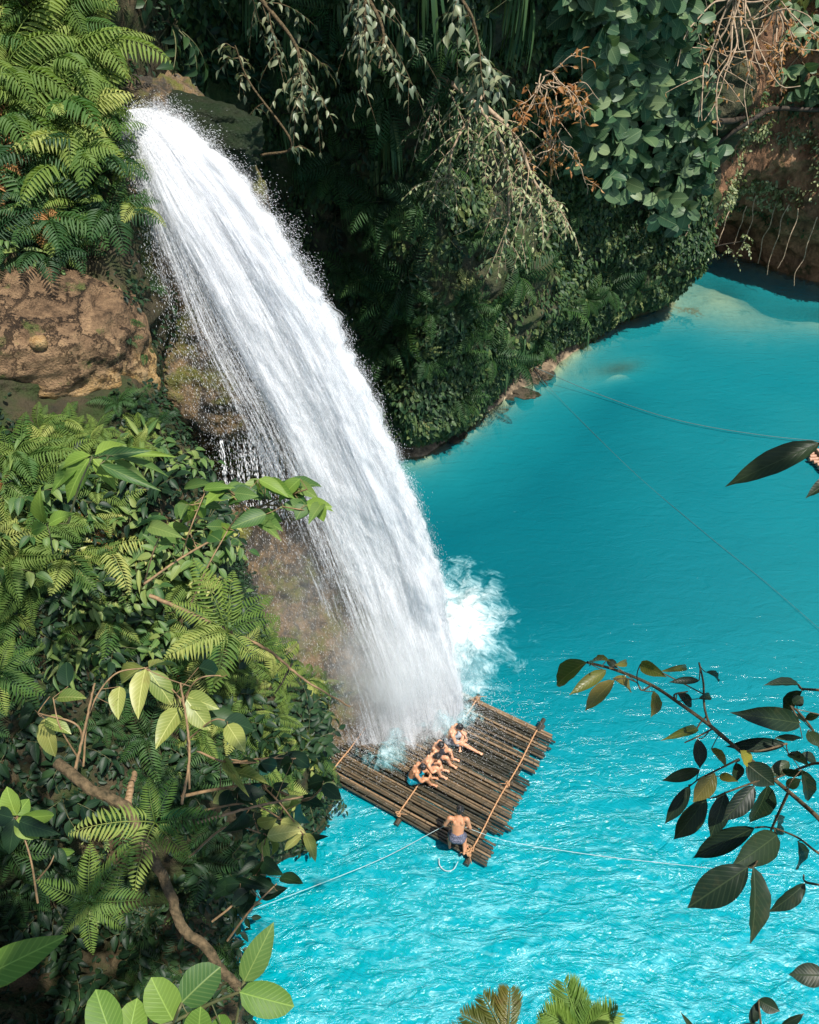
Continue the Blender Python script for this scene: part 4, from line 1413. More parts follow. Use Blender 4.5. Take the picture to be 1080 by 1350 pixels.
cluster(FERN_X, 7, (-20, 60, 130, 330), (.5, .8), 'dead brown fern drooping between the green ferns of the high left bank', 'fern', 'dead ferns of the high bank', .4, mind=.4)
cluster(FERN_X, 7, (-20, 600, 320, 900), (.35, .6), 'dead brown fern among the sunny plants of the middle bank', 'fern', 'dead ferns of the middle bank', .4, mind=.4)
cluster(SHRUB_L, 14, (-30, 590, 320, 900), (.6, .95), 'plant with long narrow strap leaves on the middle bank', 'plant', 'strap leaved plants of the middle bank', .55, mind=.3)
cluster(SHRUB_L, 6, (0, 80, 150, 340), (.6, .95), 'plant with long narrow strap leaves among the high ferns', 'plant', 'strap leaved plants of the high bank', .55, mind=.3)
cluster(SHRUB_Y, 6, (0, 640, 300, 880), (.5, .75), 'small yellow green shrub lit by the sun on the middle bank', 'shrub', 'yellow green shrubs of the middle bank', .55, mind=.4)


cluster(FERN_L, 14, (330, 880, 445, 1060), (.35, .6), 'fern overhanging the water side of the bank beside the raft', 'fern', 'ferns overhanging the bank beside the raft', .35, mind=.2)
cluster(SHRUB_D, 16, (320, 900, 445, 1150), (.5, .8), 'dark leafy plant on the steep bank side left of the raft', 'plant', 'dark plants on the steep bank side', .35, mind=.2)
cluster(SHRUB_Y, 5, (330, 930, 440, 1100), (.45, .7), 'yellow green shrub on the steep bank side left of the raft', 'shrub', 'yellow green shrubs on the steep bank side', .4, mind=.3)


def at_px(px, py, d): return at_d(px, py, d)


def cover(G, N, n, name, mat, size, keep, seedk=1, lift=.03, tpl=TP_SMALL, hang=.5):
    """Countless small leaves lying over a piece of ground."""
    nr, nc = G.shape[:2]
    fi = rng.random(n) * (nr - 1.001); fj = rng.random(n) * (nc - 1.001)
    i = fi.astype(int); j = fj.astype(int); a = (fi - i)[:, None]; b = (fj - j)[:, None]
    P = (G[i, j] * (1 - a) + G[i + 1, j] * a) * (1 - b) + (G[i, j + 1] * (1 - a) + G[i + 1, j + 1] * a) * b
    Nn = N[i, j]
    k = keep(P, Nn)
    P, Nn = P[k], Nn[k]
    m = len(P)
    Y = norm(Nn * .5 + rnd(m, .5) - np.array([0, 0, hang]))
    U = norm(Nn + np.array([0, 0, .6]) + rnd(m, .35))
    s = rng.uniform(size[0], size[1], m)
    g = Geo()
    put_leaves(g, P + Nn * (lift * rng.random((m, 1)) * 3), Y, U, s, s * rng.uniform(.4, .6, m), tpl)
    return tag(g.build(name, mat), kind='stuff')


def keep_px(x0, y0, x1, y1, zmin=.25, dens=None):
    def f(P, N):
        x, y, d = project(P)
        k = (d > .5) & (x > x0) & (x < x1) & (y > y0) & (y < y1) & (P[:, 2] > zmin)
        if dens is not None: k &= rng.random(len(P)) < dens(P)
        return k
    return f


patch = lambda f, lo, hi, sd: (lambda P: sstep(lo, hi, fbm(P * f, 4, sd)))
cover(BANK, BANK_N, 60000, 'ground_cover', M['broad_dark'], (.05, .12), keep_px(-500, -200, 1400, 900, dens=patch(1.1, -.25, .25, 61)))  # shade-coloured leaves that darken the gaps between plants
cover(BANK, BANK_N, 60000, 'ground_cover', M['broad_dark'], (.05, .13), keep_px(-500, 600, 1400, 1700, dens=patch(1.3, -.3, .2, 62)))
TP_OVAL = leaf_tpl(6, .14, .24, 'round')
# ------------------------------------------------------------------ far cliff
cover(CLIFF, CLIFF_N, 230000, 'cliff_creepers', M['cover'], (.10, .24), keep_px(150, -500, 940, 900, .5, patch(.55, -.32, .18, 71)), hang=.9)
cover(CLIFF[10:90, 150:415], CLIFF_N[10:90, 150:415], 70000, 'cliff_moss', M['smallmoss'] if 'smallmoss' in M else M['cover'], (.06, .13), keep_px(380, 100, 940, 700, .35, patch(.8, -.35, .2, 72)), hang=.8)
cover(CLIFF[:, kx:], CLIFF_N[:, kx:], 26000, 'cliff_creepers', M['cover'], (.08, .2), keep_px(880, 120, 1500, 330, 2.2, patch(.6, -.05, .3, 73)), hang=.7)


def tuft_geo(n, L, spread=.5):
    g = Geo()
    for k in range(n):
        yaw = rng.uniform(0, 6.28)
        h = np.array([math.cos(yaw), math.sin(yaw), 0]) * rng.uniform(.2, 1) * spread
        ln = L * rng.uniform(.6, 1.1)
        s = np.linspace(0, 1, 9)
        R = np.outer(np.sin(s * 1.5) * ln * .55, h) + np.outer(.18 * ln * np.sin(s * 2.4) - ln * .85 * s ** 1.7, [0, 0, 1.0])
        sd = norm(np.cross(h, [0, 0, 1.0]))
        w = .022 * L * np.sin(np.pi * np.clip(s * .92 + .06, 0, 1)) ** .6
        V = np.concatenate([R - sd * w[:, None], R + sd * w[:, None]])
        i = np.arange(8)
        g.add(V, np.stack([i, i + 1, i + 10, i + 9], 1), np.stack([np.repeat([-1, 1], 9), np.tile(s, 2)], 1), rng.random())
    return g


TUFT = [tuft_geo(n, 1.0).build('hanging_tuft', M['blade']) for n in (26, 34)]
cluster(TUFT, 60, (455, 250, 800, 560), (.6, 1.3), 'tuft of long hanging blades on the mossy cliff right of the waterfall', 'grass tuft', 'hanging tufts on the mossy cliff', .85, mind=.5)
cluster(TUFT, 26, (300, -60, 700, 240), (1.0, 1.9), 'tuft of long blades hanging from the dark overhang', 'grass tuft', 'hanging tufts under the overhang', .85, mind=.7)
SHRUB_M = [shrub('moss_shrub', M['moss_leaf'], n, .6, 30, .075, .05, TP_SMALL, .75, (-.5, .9)) for n in (22, 28)]
cluster(SHRUB_M, 45, (455, 250, 760, 560), (.6, 1.0), 'cushion of tiny olive leaves on the mossy cliff face behind the pool', 'shrub', 'leaf cushions on the mossy cliff face', .2, mind=.4)
cluster(FERN_D, 26, (460, 280, 860, 540), (.8, 1.4), 'dark fern rooted on the mossy cliff right of the waterfall', 'fern', 'ferns on the mossy cliff', .3, mind=.6)
cluster(FERN_D, 12, (360, 0, 620, 280), (1.0, 1.6), 'dark fern in the deep shade of the overhang', 'fern', 'ferns under the overhang', .3, mind=.8)
SHRUB_C = [shrub('cliff_shrub', M['broad_dark'], n, 1.1, 12, .2, .09, TP_MED, .7, (-.4, .9)) for n in (9, 12)]
cluster(SHRUB_C, 34, (440, 180, 880, 500), (.7, 1.3), 'drooping leafy shrub on the mossy cliff right of the waterfall', 'shrub', 'drooping shrubs on the mossy cliff', .3, mind=.6)
cluster(SHRUB_C, 16, (200, -80, 560, 90), (1.0, 1.8), 'drooping shrub hanging in the shade above the waterfall lip', 'shrub', 'drooping shrubs above the lip', .3, mind=.7)
cluster(SHRUB_M, 75, (735, 280, 890, 450), (.6, 1.0), 'cushion of tiny bright leaves on the rounded cliff corner by the water', 'shrub', 'leaf cushions on the cliff corner', .2, mind=.35)


# big leaved climber draped over the overhang
def climber(poly, n, L, outw, label, dlean=.5, mat=None):
    root = empty('climbing_plant')
    gs, gl = Geo(), Geo()
    base = None
    vine = []
    cnt = 0
    while cnt < n:
        px, py = rng.uniform(poly[0], poly[2]), rng.uniform(poly[1], poly[3])
        if not poly[4](px, py): continue
        p, nr = hit(px, py)
        if p is None: p, nr = at_y(px, py, 26), np.array([0, -1.0, .2])
        cl = .5 + .5 * vnoise(np.array([p * .9]), 33)[0]
        q = p + nr * (outw[0] + (outw[1] - outw[0]) * cl * rng.random()) + np.array([0, 0, .25]) * rng.random()
        if base is None: base = q
        m = int(rng.integers(3, 6))
        ax = norm(nr * .8 + np.array([rng.normal() * .4, -.2, -.35]))
        for k in range(m):
            a = 2 * math.pi * k / m + rng.random()
            s1 = norm(np.cross(ax, [0, 0, 1.0])); s2 = np.cross(s1, ax)
            Y = norm(ax * .55 + s1 * math.cos(a) + s2 * math.sin(a) - np.array([0, 0, .35]))
            sz = L * rng.uniform(.65, 1.15)
            put_leaves(gl, q - base, Y, norm(ax * 1.0 + np.array([0, -.1, .75]) + rnd(1, .22)[0]), sz, sz * rng.uniform(.5, .66), TP_OVAL)
        if cnt % 14 < m: vine.append(p + nr * .12 - base)
        cnt += m
    vine = sorted(vine, key=lambda v: v[2])
    tube(gs, catmull(np.array(vine), 8 * len(vine)), (.03, .012), 5, False)
    gs.build('vine', M['bark'], root)
    gl.build('leaves', mat or M['climber'], root)
    root.location = base
    return tag(root, label, 'climbing plant')


climber((725, -60, 888, 130, lambda x, y: x > 735 + .15 * y), 900, .6, (.2, 1.5), 'upper mass of large glossy leaves climbing over the cliff overhang')
climber((720, 110, 925, 285, lambda x, y: x > 700 + abs(y - 170) * .25 and y < 175 + (x - 700) * .55 and x < 925 - max(0, y - 190) * .35), 800, .58, (.4, 1.8), 'lower skirt of large pale leaves hanging at the cliff corner above the pool')
climber((1000, -30, 1110, 130, lambda x, y: y < 140 and x > 1010 + .1 * y), 170, .55, (.1, .7), 'pale leaved climber on the warm brown rock beside the hanging roots')


# branches hanging in front of the cliff
cover(CLIFF[:, kx:], CLIFF_N[:, kx:], 60000, 'cliff_creepers', M['smallleaf'], (.09, .19), keep_px(895, 150, 1500, 275, 2.2, patch(.9, .05, .35, 74)), hang=.5)
cover(CLIFF[:, kx:], CLIFF_N[:, kx:], 30000, 'cliff_litter', M['dryleaf'], (.08, .17), keep_px(895, -300, 1500, 150, 2.2, patch(.8, .1, .4, 75)), hang=.5)


def yh(px, py, off=.3):
    p, nr = hit(px, py)
    return p + norm(nr + np.array([0, -1.0, 0])) * off


def spray_branch(name, pts, r, nsub, sublen, nl, L, W, mat, label, barkmat='bark', tpl=TP_MED, droop=.6, cat='branch', sub_r=.012, twig_mat=None, dense=1.0):
    root = empty(name)
    P = catmull(np.array(pts), 26)
    gs, gl = Geo(), Geo()
    o = P[0]
    tube(gs, P - o, (r, r * .35), 6, False)
    T = norm(np.gradient(P, axis=0))
    for k in range(nsub):
        i = int(rng.uniform(4, 25.9))
        d = norm(T[i] * .6 + rnd(1, .6)[0] + np.array([0, -.15, -.35]))
        Q = sprig(gs, gl, P[i] - o, d, sublen * rng.uniform(.5, 1.15), nl, L, W, tpl, droop, sub_r, .75, 4)
        for b in (5, 9):
            d2 = norm(Q[b] - Q[b - 1] + rnd(1, .7)[0])
            sprig(gs, gl, Q[b], d2, sublen * .45, max(3, nl // 2), L * .9, W * .9, tpl, droop, sub_r * .6, .75, 4)
    gs.build('stem', M[barkmat], root)
    gl.build('leaves', mat, root)
    root.location = o
    return tag(root, label, cat)


def yy(px, py, Y): return at_y(px, py, Y)


spray_branch('leafy_branch', [yy(300, -60, 17.5), yy(345, 0, 17), yy(390, 60, 16.6), yy(405, 125, 16.4)], .05, 12, .9, 9, .2, .085, M['hang'], 'pale leaved branch drooping from the top edge above the waterfall', tpl=TP_LONG)
spray_branch('leafy_branch', [yy(440, -60, 17), yy(480, -10, 16.6), yy(505, 40, 16.4), yy(500, 90, 16.2)], .045, 12, 1.1, 9, .22, .09, M['hang'], 'second drooping pale leaved branch, between the lip and the long bare branch', tpl=TP_LONG)
spray_branch('leafy_branch', [yy(590, -70, 18), yy(605, -10, 17.6), yy(625, 30, 17.4), yy(640, 110, 17.2)], .045, 9, .9, 9, .3, .13, M['hang'], 'branch of long grey green leaves hanging before the dark hollow', tpl=TP_LONG)
spray_branch('leafy_branch', [yy(345, 205, 16.5), yy(385, 190, 16.2), yy(330, 110, 16.4), yy(310, 60, 16.4)], .03, 6, .5, 6, .2, .085, M['hang'], 'small twisted twig with pale leaves near the waterfall lip', tpl=TP_LONG)
spray_branch('leafy_branch', [yy(530, 76, 20), yy(580, 100, 19.2), yy(630, 140, 18.6), yy(665, 200, 18.2), yy(672, 290, 18)], .07, 26, 1.15, 13, .15, .065, M['smallleaf'], 'long bare branch reaching out of the cliff with a fan of small pale leaves', 'bark_pale', TP_SMALL, .5)
spray_branch('leafy_branch', [yy(640, 140, 18.6), yy(680, 180, 18.4), yy(705, 240, 18.2), yy(735, 270, 18.2)], .05, 22, 1.05, 13, .15, .065, M['smallleaf'], 'tangled bush of small pale leaves hanging left of the big leaved climber', 'bark_pale', TP_SMALL, .5)
spray_branch('leafy_branch', [yy(640, 120, 19), yy(600, 190, 18.4), yy(590, 230, 18.3), yy(575, 240, 18.3)], .03, 14, .8, 12, .14, .06, M['smallleaf'], 'leafy spray forming the left tip of the hanging bush', 'bark_pale', TP_SMALL, .4)
spray_branch('leafy_branch', [yy(900, 318, 29), yy(925, 328, 28.5), yy(955, 322, 28.3), yy(980, 318, 28.2)], .035, 9, .8, 12, .14, .07, M['smallleaf'], 'thin twig with little pale leaves reaching over the far corner of the pool', 'bark_dark', TP_SMALL, .5)


def dry_twigs(pts0, n, ln, mat, label, name='dry_twigs', leafmat=None, nleaf=0, r=.014, spreadd=(.7, .4, .5), bias=(0, -.3, -.8)):
    root = empty(name)
    g, gl = Geo(), Geo()
    o = np.array(pts0)
    for k in range(n):
        d = norm(np.array(bias) + rng.normal(size=3) * np.array(spreadd))
        L = ln * rng.uniform(.5, 1.1)
        P = [np.zeros(3) + rnd(1, .1)[0]]
        for q in range(8):
            d = norm(d + rnd(1, .28)[0] + np.array([0, 0, -.08]))
            P.append(P[-1] + d * L / 8)
        P = catmull(np.array(P), 20)
        tube(g, P, (r, r * .4), 5, False)
        for b in range(3):
            i = int(rng.integers(6, 17))
            d2 = norm(P[i + 1] - P[i] + rnd(1, .6)[0])
            Q = np.stack([P[i] + d2 * s * L * .35 + np.array([0, 0, -.1]) * s * s for s in np.linspace(0, 1, 8)])
            tube(g, Q, (r * .5, r * .25), 4, False)
            if nleaf:
                m = nleaf
                put_leaves(gl, Q[rng.integers(0, 8, m)], norm(rnd(m) + np.array([0, -.3, -.5])), rnd(m) + np.array([0, 0, 1.0]), rng.uniform(.1, .2, m), rng.uniform(.04, .08, m), TP_SMALL)
    g.build('twigs', mat, root)
    if nleaf: gl.build('leaves', leafmat, root)
    root.location = o
    return tag(root, label, 'twigs')


dry_twigs(yy(715, 105, 18.6), 15, 1.5, M['bark_pale'], 'tangle of dry orange twigs between the hanging bush and the big leaved climber', leafmat=M['dryleaf'], nleaf=6, bias=(0, -.2, -.5))
dry_twigs(yy(735, 180, 18.8), 10, 1.2, M['bark_pale'], 'lower tangle of dry tan twigs beside the skirt of large pale leaves', leafmat=M['dryleaf'], nleaf=4, bias=(0, -.2, -.8))
dry_twigs(yh(958, -18, .45), 15, 3.3, M['bark_pale'], 'bunch of bare pale roots hanging over the warm brown rock', 'hanging_roots', leafmat=M['dryleaf'], nleaf=3, r=.028, spreadd=(.3, .12, .2), bias=(.12, -.25, -1))
dry_twigs(yh(1012, 15, .45), 8, 2.4, M['bark_pale'], 'smaller bunch of dry roots with orange leaves right of the larger bunch', 'hanging_roots', leafmat=M['dryleaf'], nleaf=9, r=.024, spreadd=(.4, .2, .25), bias=(.25, -.15, -1))


def wood(name, pts, r, mat, label, cat='branch'):
    g = Geo()
    P = catmull(np.array(pts), 40)
    P = P + rnd(40, r[0] * .12)
    tube(g, P - P[0], r, 8)
    o = g.build(name, mat)
    o.location = P[0]
    return tag(o, label, cat)


wood('fallen_branch', [yh(908, 158), yh(960, 153), yh(1010, 142), yh(1080, 146), yh(1120, 150)], (.09, .07), M['bark_dark'], 'dark dead branch lying level across the warm rock wall')
wood('fallen_branch', [yh(905, 214), yh(945, 185), yh(995, 150, .4), yh(1010, 140, .4)], (.05, .09), M['bark_dark'], 'slanting dark branch propped under the level one')
for k, (px, y0, y1) in enumerate(((1000, 255, 330), (985, 270, 320), (1040, 268, 360), (1055, 275, 350), (1025, 262, 345), (1075, 285, 372), (962, 262, 315), (915, 265, 300), (905, 262, 300))):
    p, nr = hit(px, y0)
    if p is None: continue
    z0 = p[2]; z1 = max(.1, z0 - (y1 - y0) / 34)
    q = p + norm(nr + np.array([0, -1.0, 0])) * .12
    pts = [q + np.array([rng.normal() * .04 - .12 * s, rng.normal() * .04, -(z0 - z1) * s]) for s in np.linspace(0, 1, 6)]
    tag(wood('aerial_root', pts, (.022, .012), M['bark_pale'], 'thin pale root hanging from the overhang down towards the far water', 'root'), group='roots hanging under the far overhang')
wood('drift_branch', [at_z(700, 480, .25), at_z(712, 495, .15), at_z(722, 508, .1)], (.03, .015), M['bark_dark'], 'short dark driftwood stick on the pale shore stones')
for k in range(10):
    px, py = [(560, 592), (585, 575), (612, 558), (640, 543), (668, 530), (690, 520), (705, 505), (722, 500), (655, 520), (600, 580)][k]
    r = rng.uniform(.16, .4)
    c = at_z(px + rng.normal() * 5, py + rng.normal() * 3 - 5, -.03)
    tag(rock('shore_stone', c, (r * 1.5, r, r * .32), M['shorestone'], rng.uniform(0, 3), rng.uniform(-.2, .2), 30 + k, amp=(.5, .2), n=(40, 26)), 'flat pale stone at the foot of the mossy cliff', 'stone', 'pale stones along the cliff foot')
# ------------------------------------------------------------------ salient plants of the left bank
def fan_leaf(gl, gs, p0, p1, w, nrm, tpl, stalk=None, tone=None):
    p0, p1 = np.array(p0), np.array(p1)
    d = p1 - p0
    L = np.linalg.norm(d)
    put_leaves(gl, p0, d, nrm, L * 1.02, w, tpl, tone)
    if stalk is not None:
        tube(gs, catmull(np.array([stalk, (np.array(stalk) + p0) / 2 + rnd(1, .004)[0], p0]), 6), max(.0015, L * .012), 4, False)


def drawn_plant(name, label, cat, leaves, stems, d, matcols, zoom=None, stemmat='stem', dj=.12, face=.75, r=.006, tplo=None):
    """Plant given by the base and tip of each leaf and the run of each stem, at d metres; every leaf tilts at its own angle."""
    root = empty(name)
    conv = (lambda x, y: (x, y)) if zoom is None else (lambda x, y: (zoom[0] + x / zoom[2], zoom[1] + y / zoom[2]))
    gs = Geo()
    gl = {}
    o = None
    sm = []
    for s in stems:
        rad = s[0]
        pts = [conv(*q) for q in s[1:]]
        ds = [d + dj * .6 * math.sin(i * 1.3 + len(pts)) for i in range(len(pts))]
        P = catmull(np.array([at_d(x, y, q) for (x, y), q in zip(pts, ds)]), 8 * len(pts))
        if o is None: o = P[0]
        tube(gs, P - o, (rad, rad * .6), 6, False)
        sm.append(P)
    allp = np.concatenate(sm) if sm else None
    back = -FWD
    for lf in leaves:
        (x0, y0, x1, y1, w, col) = lf[:6]
        a, b = conv(x0, y0), conv(x1, y1)
        dd = d + rng.normal() * dj * .5
        p0 = at_d(*a, dd)
        if o is None: o = p0
        near = None
        if allp is not None:
            k = np.argmin(np.linalg.norm(allp - p0, axis=1))
            if np.linalg.norm(allp[k] - p0) < .5 * d: near = allp[k]
            if near is not None:
                dd = (near - CAM) @ FWD + rng.normal() * dj * .15
                p0 = at_d(*a, dd)
        p1 = at_d(*b, dd + rng.normal() * dj * .45)
        wm = w / (zoom[2] if zoom else 1) / FPX * dd
        n = norm(back * face + UP * .35 + rnd(1, .16)[0])
        tpl = tplo or (TP_BIG if rng.random() < .5 else TP_BIGO)
        g = gl.setdefault(col, Geo())
        fan_leaf(g, gs, p0 - o, p1 - o, wm * .98, n, tpl, None if near is None or np.linalg.norm(near - p0) > .12 * d else near - o)
    if gs.n: gs.build('stem', M[stemmat], root)
    for col, g in gl.items():
        g.build('leaves', M[matcols[col]], root)
    root.location = o
    return tag(root, label, cat)


Z = (680, 840, 2.6475)
RB = [(250, 88, 104, 165, 84, 1), (315, 116, 200, 190, 46, 1), (345, 150, 234, 250, 58, 1), (338, 145, 432, 182, 50, 1), (262, 92, 312, 58, 36, 1), (318, 80, 356, 104, 30, 0), (345, 97, 410, 84, 26, 1),
      (436, 93, 500, 128, 48, 1), (503, 120, 642, 98, 24, 1), (485, 190, 491, 268, 54, 1), (563, 194, 632, 247, 40, 0), (640, 152, 545, 152, 28, 0), (637, 215, 702, 200, 28, 0), (662, 122, 736, 148, 28, 0),
      (632, 320, 553, 341, 32, 1), (634, 355, 651, 460, 52, 0), (684, 388, 735, 432, 36, 1), (642, 462, 520, 502, 44, 0), (608, 518, 525, 655, 50, 0), (695, 474, 625, 578, 66, 1), (665, 560, 555, 720, 78, 0),
      (730, 540, 686, 707, 70, 0), (832, 518, 735, 645, 72, 0), (880, 515, 838, 672, 96, 0), (806, 440, 905, 522, 88, 0), (945, 372, 740, 382, 52, 0), (784, 395, 832, 457, 48, 2), (768, 438, 782, 507, 52, 0),
      (712, 485, 762, 496, 32, 1), (990, 300, 808, 268, 82, 0), (1000, 188, 915, 272, 60, 0), (988, 165, 886, 150, 36, 0), (954, 435, 888, 482, 48, 0), (998, 462, 1046, 592, 60, 0), (906, 622, 946, 692, 52, 0),
      (835, 665, 606, 771, 78, 0), (912, 690, 788, 792, 100, 0), (812, 802, 600, 946, 122, 0), (828, 800, 863, 1078, 106, 0), (1010, 858, 898, 972, 62, 0), (984, 713, 1012, 832, 66, 0), (1062, 270, 1002, 286, 28, 0),
      (1018, 330, 1066, 378, 48, 0), (905, 352, 992, 354, 22, 0), (952, 410, 1010, 425, 40, 0), (1048, 430, 1000, 408, 42, 0), (930, 465, 1000, 480, 30, 0), (945, 520, 990, 500, 40, 0), (968, 232, 1004, 210, 44, 0), (1010, 300, 950, 250, 26, 0), (1000, 352, 905, 345, 20, 0)]
RS = [(.0065, (1180, 760), (1065, 640), (1000, 580), (900, 495), (780, 395), (680, 310), (570, 230), (470, 165), (350, 115), (250, 88)),
      (.004, (780, 395), (690, 320), (660, 250), (655, 160), (640, 90)), (.003, (780, 425), (690, 470), (640, 495), (608, 520)), (.003, (850, 500), (740, 540), (690, 560), (665, 560)),
      (.003, (690, 318), (640, 345), (590, 368)), (.004, (950, 545), (915, 620), (885, 690), (868, 745), (830, 800)), (.004, (1180, 820), (1059, 755), (985, 700), (900, 665)),
      (.0035, (1180, 890), (1059, 865), (1010, 852), (1005, 830)), (.0045, (1180, 460), (1059, 440), (1000, 455), (950, 475), (900, 495)), (.0045, (1180, 480), (1090, 445), (1040, 330), (990, 265), (960, 240)),
      (.0045, (1180, 200), (1059, 185), (1000, 180), (985, 165)), (.003, (470, 170), (440, 185), (425, 160)), (.003, (945, 372), (860, 395), (785, 398)), (.003, (560, 225), (555, 200), (600, 190))]
drawn_plant('leafy_branch', 'large branch of dark oval leaves with an olive tipped end, close by over the pool', 'branch', RB, RS, 2.3, {0: 'near_dark', 1: 'near_olive', 2: 'near_yellow'}, Z, 'bark', .16, tplo=TP_DRIP)
drawn_plant('leaf_sprig', 'single long dark pointed leaf reaching in before the second raft', 'sprig', [(1082, 584, 962, 633, 34, 0), (1110, 626, 1064, 650, 18, 0)], [(.004, (1150, 600), (1110, 590), (1080, 584)), (.004, (1150, 625), (1130, 622), (1108, 626))], 2.1, {0: 'near_dark'}, None, 'bark', .05, tplo=TP_DRIP)
drawn_plant('leaf_sprig', 'single dark oval leaf entering low below the large leafy branch', 'sprig', [(1090, 1286, 1044, 1285, 30, 0)], [(.004, (1150, 1290), (1120, 1287), (1088, 1286))], 2.0, {0: 'near_dark'}, None, 'bark', .05, tplo=TP_DRIP)
drawn_plant('leaf_sprig', 'few dark ragged leaves poking up at the bottom below the single oval leaf', 'sprig', [(990, 1350, 1000, 1322, 14, 0), (1000, 1318, 1028, 1334, 20, 0), (1030, 1352, 1060, 1340, 12, 0), (960, 1362, 1010, 1352, 14, 0), (920, 1370, 902, 1338, 8, 0)],
            [(.003, (1005, 1390), (1003, 1350), (1000, 1320))], 2.0, {0: 'near_dark'}, None, 'bark', .05, tplo=TP_DRIP)
drawn_plant('big_leaved_plant', 'pair of large light green leaves beside the dark hollow in the bottom corner', 'plant', [(-22, 1288, 76, 1238, 46, 0), (-30, 1270, 22, 1300, 36, 0)], [(.006, (-60, 1330), (-40, 1300), (-20, 1285))], 1.6, {0: 'near_light'}, None, 'stem', .05, .9)
drawn_plant('big_leaved_plant', 'row of round ribbed light green leaves on one stalk at the bottom edge', 'plant',
            [(150, 1372, 124, 1308, 48, 0), (168, 1385, 178, 1318, 44, 0), (228, 1345, 200, 1294, 48, 0), (240, 1322, 286, 1274, 52, 1), (316, 1308, 386, 1328, 44, 0), (262, 1372, 262, 1335, 40, 0), (300, 1380, 285, 1338, 34, 0)],
            [(.005, (120, 1420), (180, 1365), (230, 1346), (280, 1322), (318, 1307)), (.004, (230, 1346), (236, 1332), (240, 1322)), (.004, (150, 1400), (152, 1385), (150, 1370))], 1.7, {0: 'near_light', 1: 'broad'}, None, 'stem', .05, .95, tplo=TP_ROUND)
drawn_plant('leaf_sprig', 'upright dark green leaf standing alone against the water at the bank foot', 'sprig', [(322, 1294, 356, 1227, 36, 0)], [(.004, (322, 1294), (318, 1310), (312, 1345), (300, 1400))], 1.75, {0: 'broad'}, None, 'stem', .03, .95)
drawn_plant('whorled_plant', 'small plant with a whorl of pale green leaves in the dark lower bank', 'plant',
            [(22, 1075, 5, 1040, 30, 0), (22, 1075, 38, 1052, 24, 0), (24, 1078, 78, 1076, 20, 0), (22, 1080, 48, 1104, 28, 0), (20, 1080, 10, 1130, 26, 1), (26, 1082, 66, 1100, 24, 1), (18, 1078, -14, 1072, 26, 1), (74, 1120, 100, 1126, 12, 0), (76, 1116, 70, 1140, 20, 1), (74, 1118, 88, 1142, 14, 1)],
            [(.006, (50, 1190), (40, 1130), (22, 1077)), (.005, (50, 1160), (66, 1140), (75, 1118))], 4.3, {0: 'near_light', 1: 'broad_dark'}, None, 'stem_tan', .15, .7)
YL = [(190, 880, 140, 900, 26, 0), (192, 882, 176, 942, 28, 0), (196, 884, 228, 928, 30, 0), (196, 880, 236, 866, 22, 0), (238, 934, 204, 978, 30, 0), (246, 918, 284, 932, 26, 0), (246, 922, 276, 962, 30, 0), (272, 940, 320, 955, 26, 1), (66, 918, 50, 925, 22, 1), (60, 948, 92, 962, 22, 0),
      (58, 946, 70, 1008, 24, 0), (76, 920, 104, 915, 20, 0), (46, 936, 14, 942, 24, 1), (158, 905, 152, 945, 24, 0), (150, 930, 172, 912, 20, 1), (296, 950, 340, 960, 28, 1), (300, 955, 320, 985, 26, 0), (90, 905, 84, 870, 24, 1), (262, 880, 300, 888, 28, 1), (300, 890, 272, 900, 24, 0)]
YS = [(.008, (100, 1020), (105, 960), (50, 940)), (.007, (110, 1010), (118, 940), (150, 890), (195, 880)), (.007, (250, 1040), (248, 980), (240, 925), (196, 882)), (.006, (248, 975), (280, 950), (300, 950)), (.006, (110, 1010), (80, 960), (70, 920)), (.006, (240, 925), (262, 895), (300, 890))]
drawn_plant('yellowing_shrub', 'shrub of large drooping yellowish leaves in the middle of the lower bank', 'shrub', YL, YS, 5.2, {0: 'yellowing', 1: 'broad_dark'}, None, 'stem_tan', .3, .7)
GL = []
for (x, y, n_, w_) in ((215, 690, 5, 30), (255, 665, 6, 30), (300, 650, 8, 34), (345, 640, 8, 32), (385, 640, 8, 32), (405, 665, 7, 30), (340, 680, 7, 34), (300, 700, 5, 34), (235, 700, 5, 36), (270, 640, 4, 26)):
    for k in range(n_):
        a = rng.uniform(0, 6.28)
        l_ = rng.uniform(28, 48)
        GL.append((x + rng.normal() * 9, y + rng.normal() * 6, x + math.cos(a) * l_ + 6, y + abs(math.sin(a)) * l_ * .75 - 8, w_ * rng.uniform(.5, .75), int(rng.random() < .35)))
GS = [(.012, (190, 770), (240, 735), (300, 700), (350, 665), (405, 645)), (.008, (240, 735), (250, 700), (270, 650)), (.007, (300, 700), (320, 665), (300, 645)), (.007, (350, 665), (385, 670), (415, 675)), (.009, (250, 800), (275, 745), (300, 700)), (.008, (190, 770), (205, 720), (222, 690))]
drawn_plant('leafy_branch', 'bush of glossy mid green leaves leaning out before the undercut of the waterfall rock', 'branch', GL, GS, 7.6, {0: 'broad', 1: 'near_light'}, None, 'stem_tan', .45, .6, tplo=TP_BIGO)
LL = [(125, 600, 168, 572, 20, 0), (128, 604, 190, 590, 18, 1), (120, 602, 158, 640, 26, 0), (118, 604, 78, 660, 34, 0), (140, 598, 228, 594, 14, 0), (150, 606, 195, 632, 14, 1), (120, 600, 70, 610, 26, 0), (160, 604, 230, 620, 12, 1), (110, 606, 60, 640, 26, 0), (132, 612, 200, 640, 18, 1), (60, 690, 40, 655, 26, 0), (64, 692, 88, 672, 24, 0), (62, 694, 30, 700, 20, 0)]
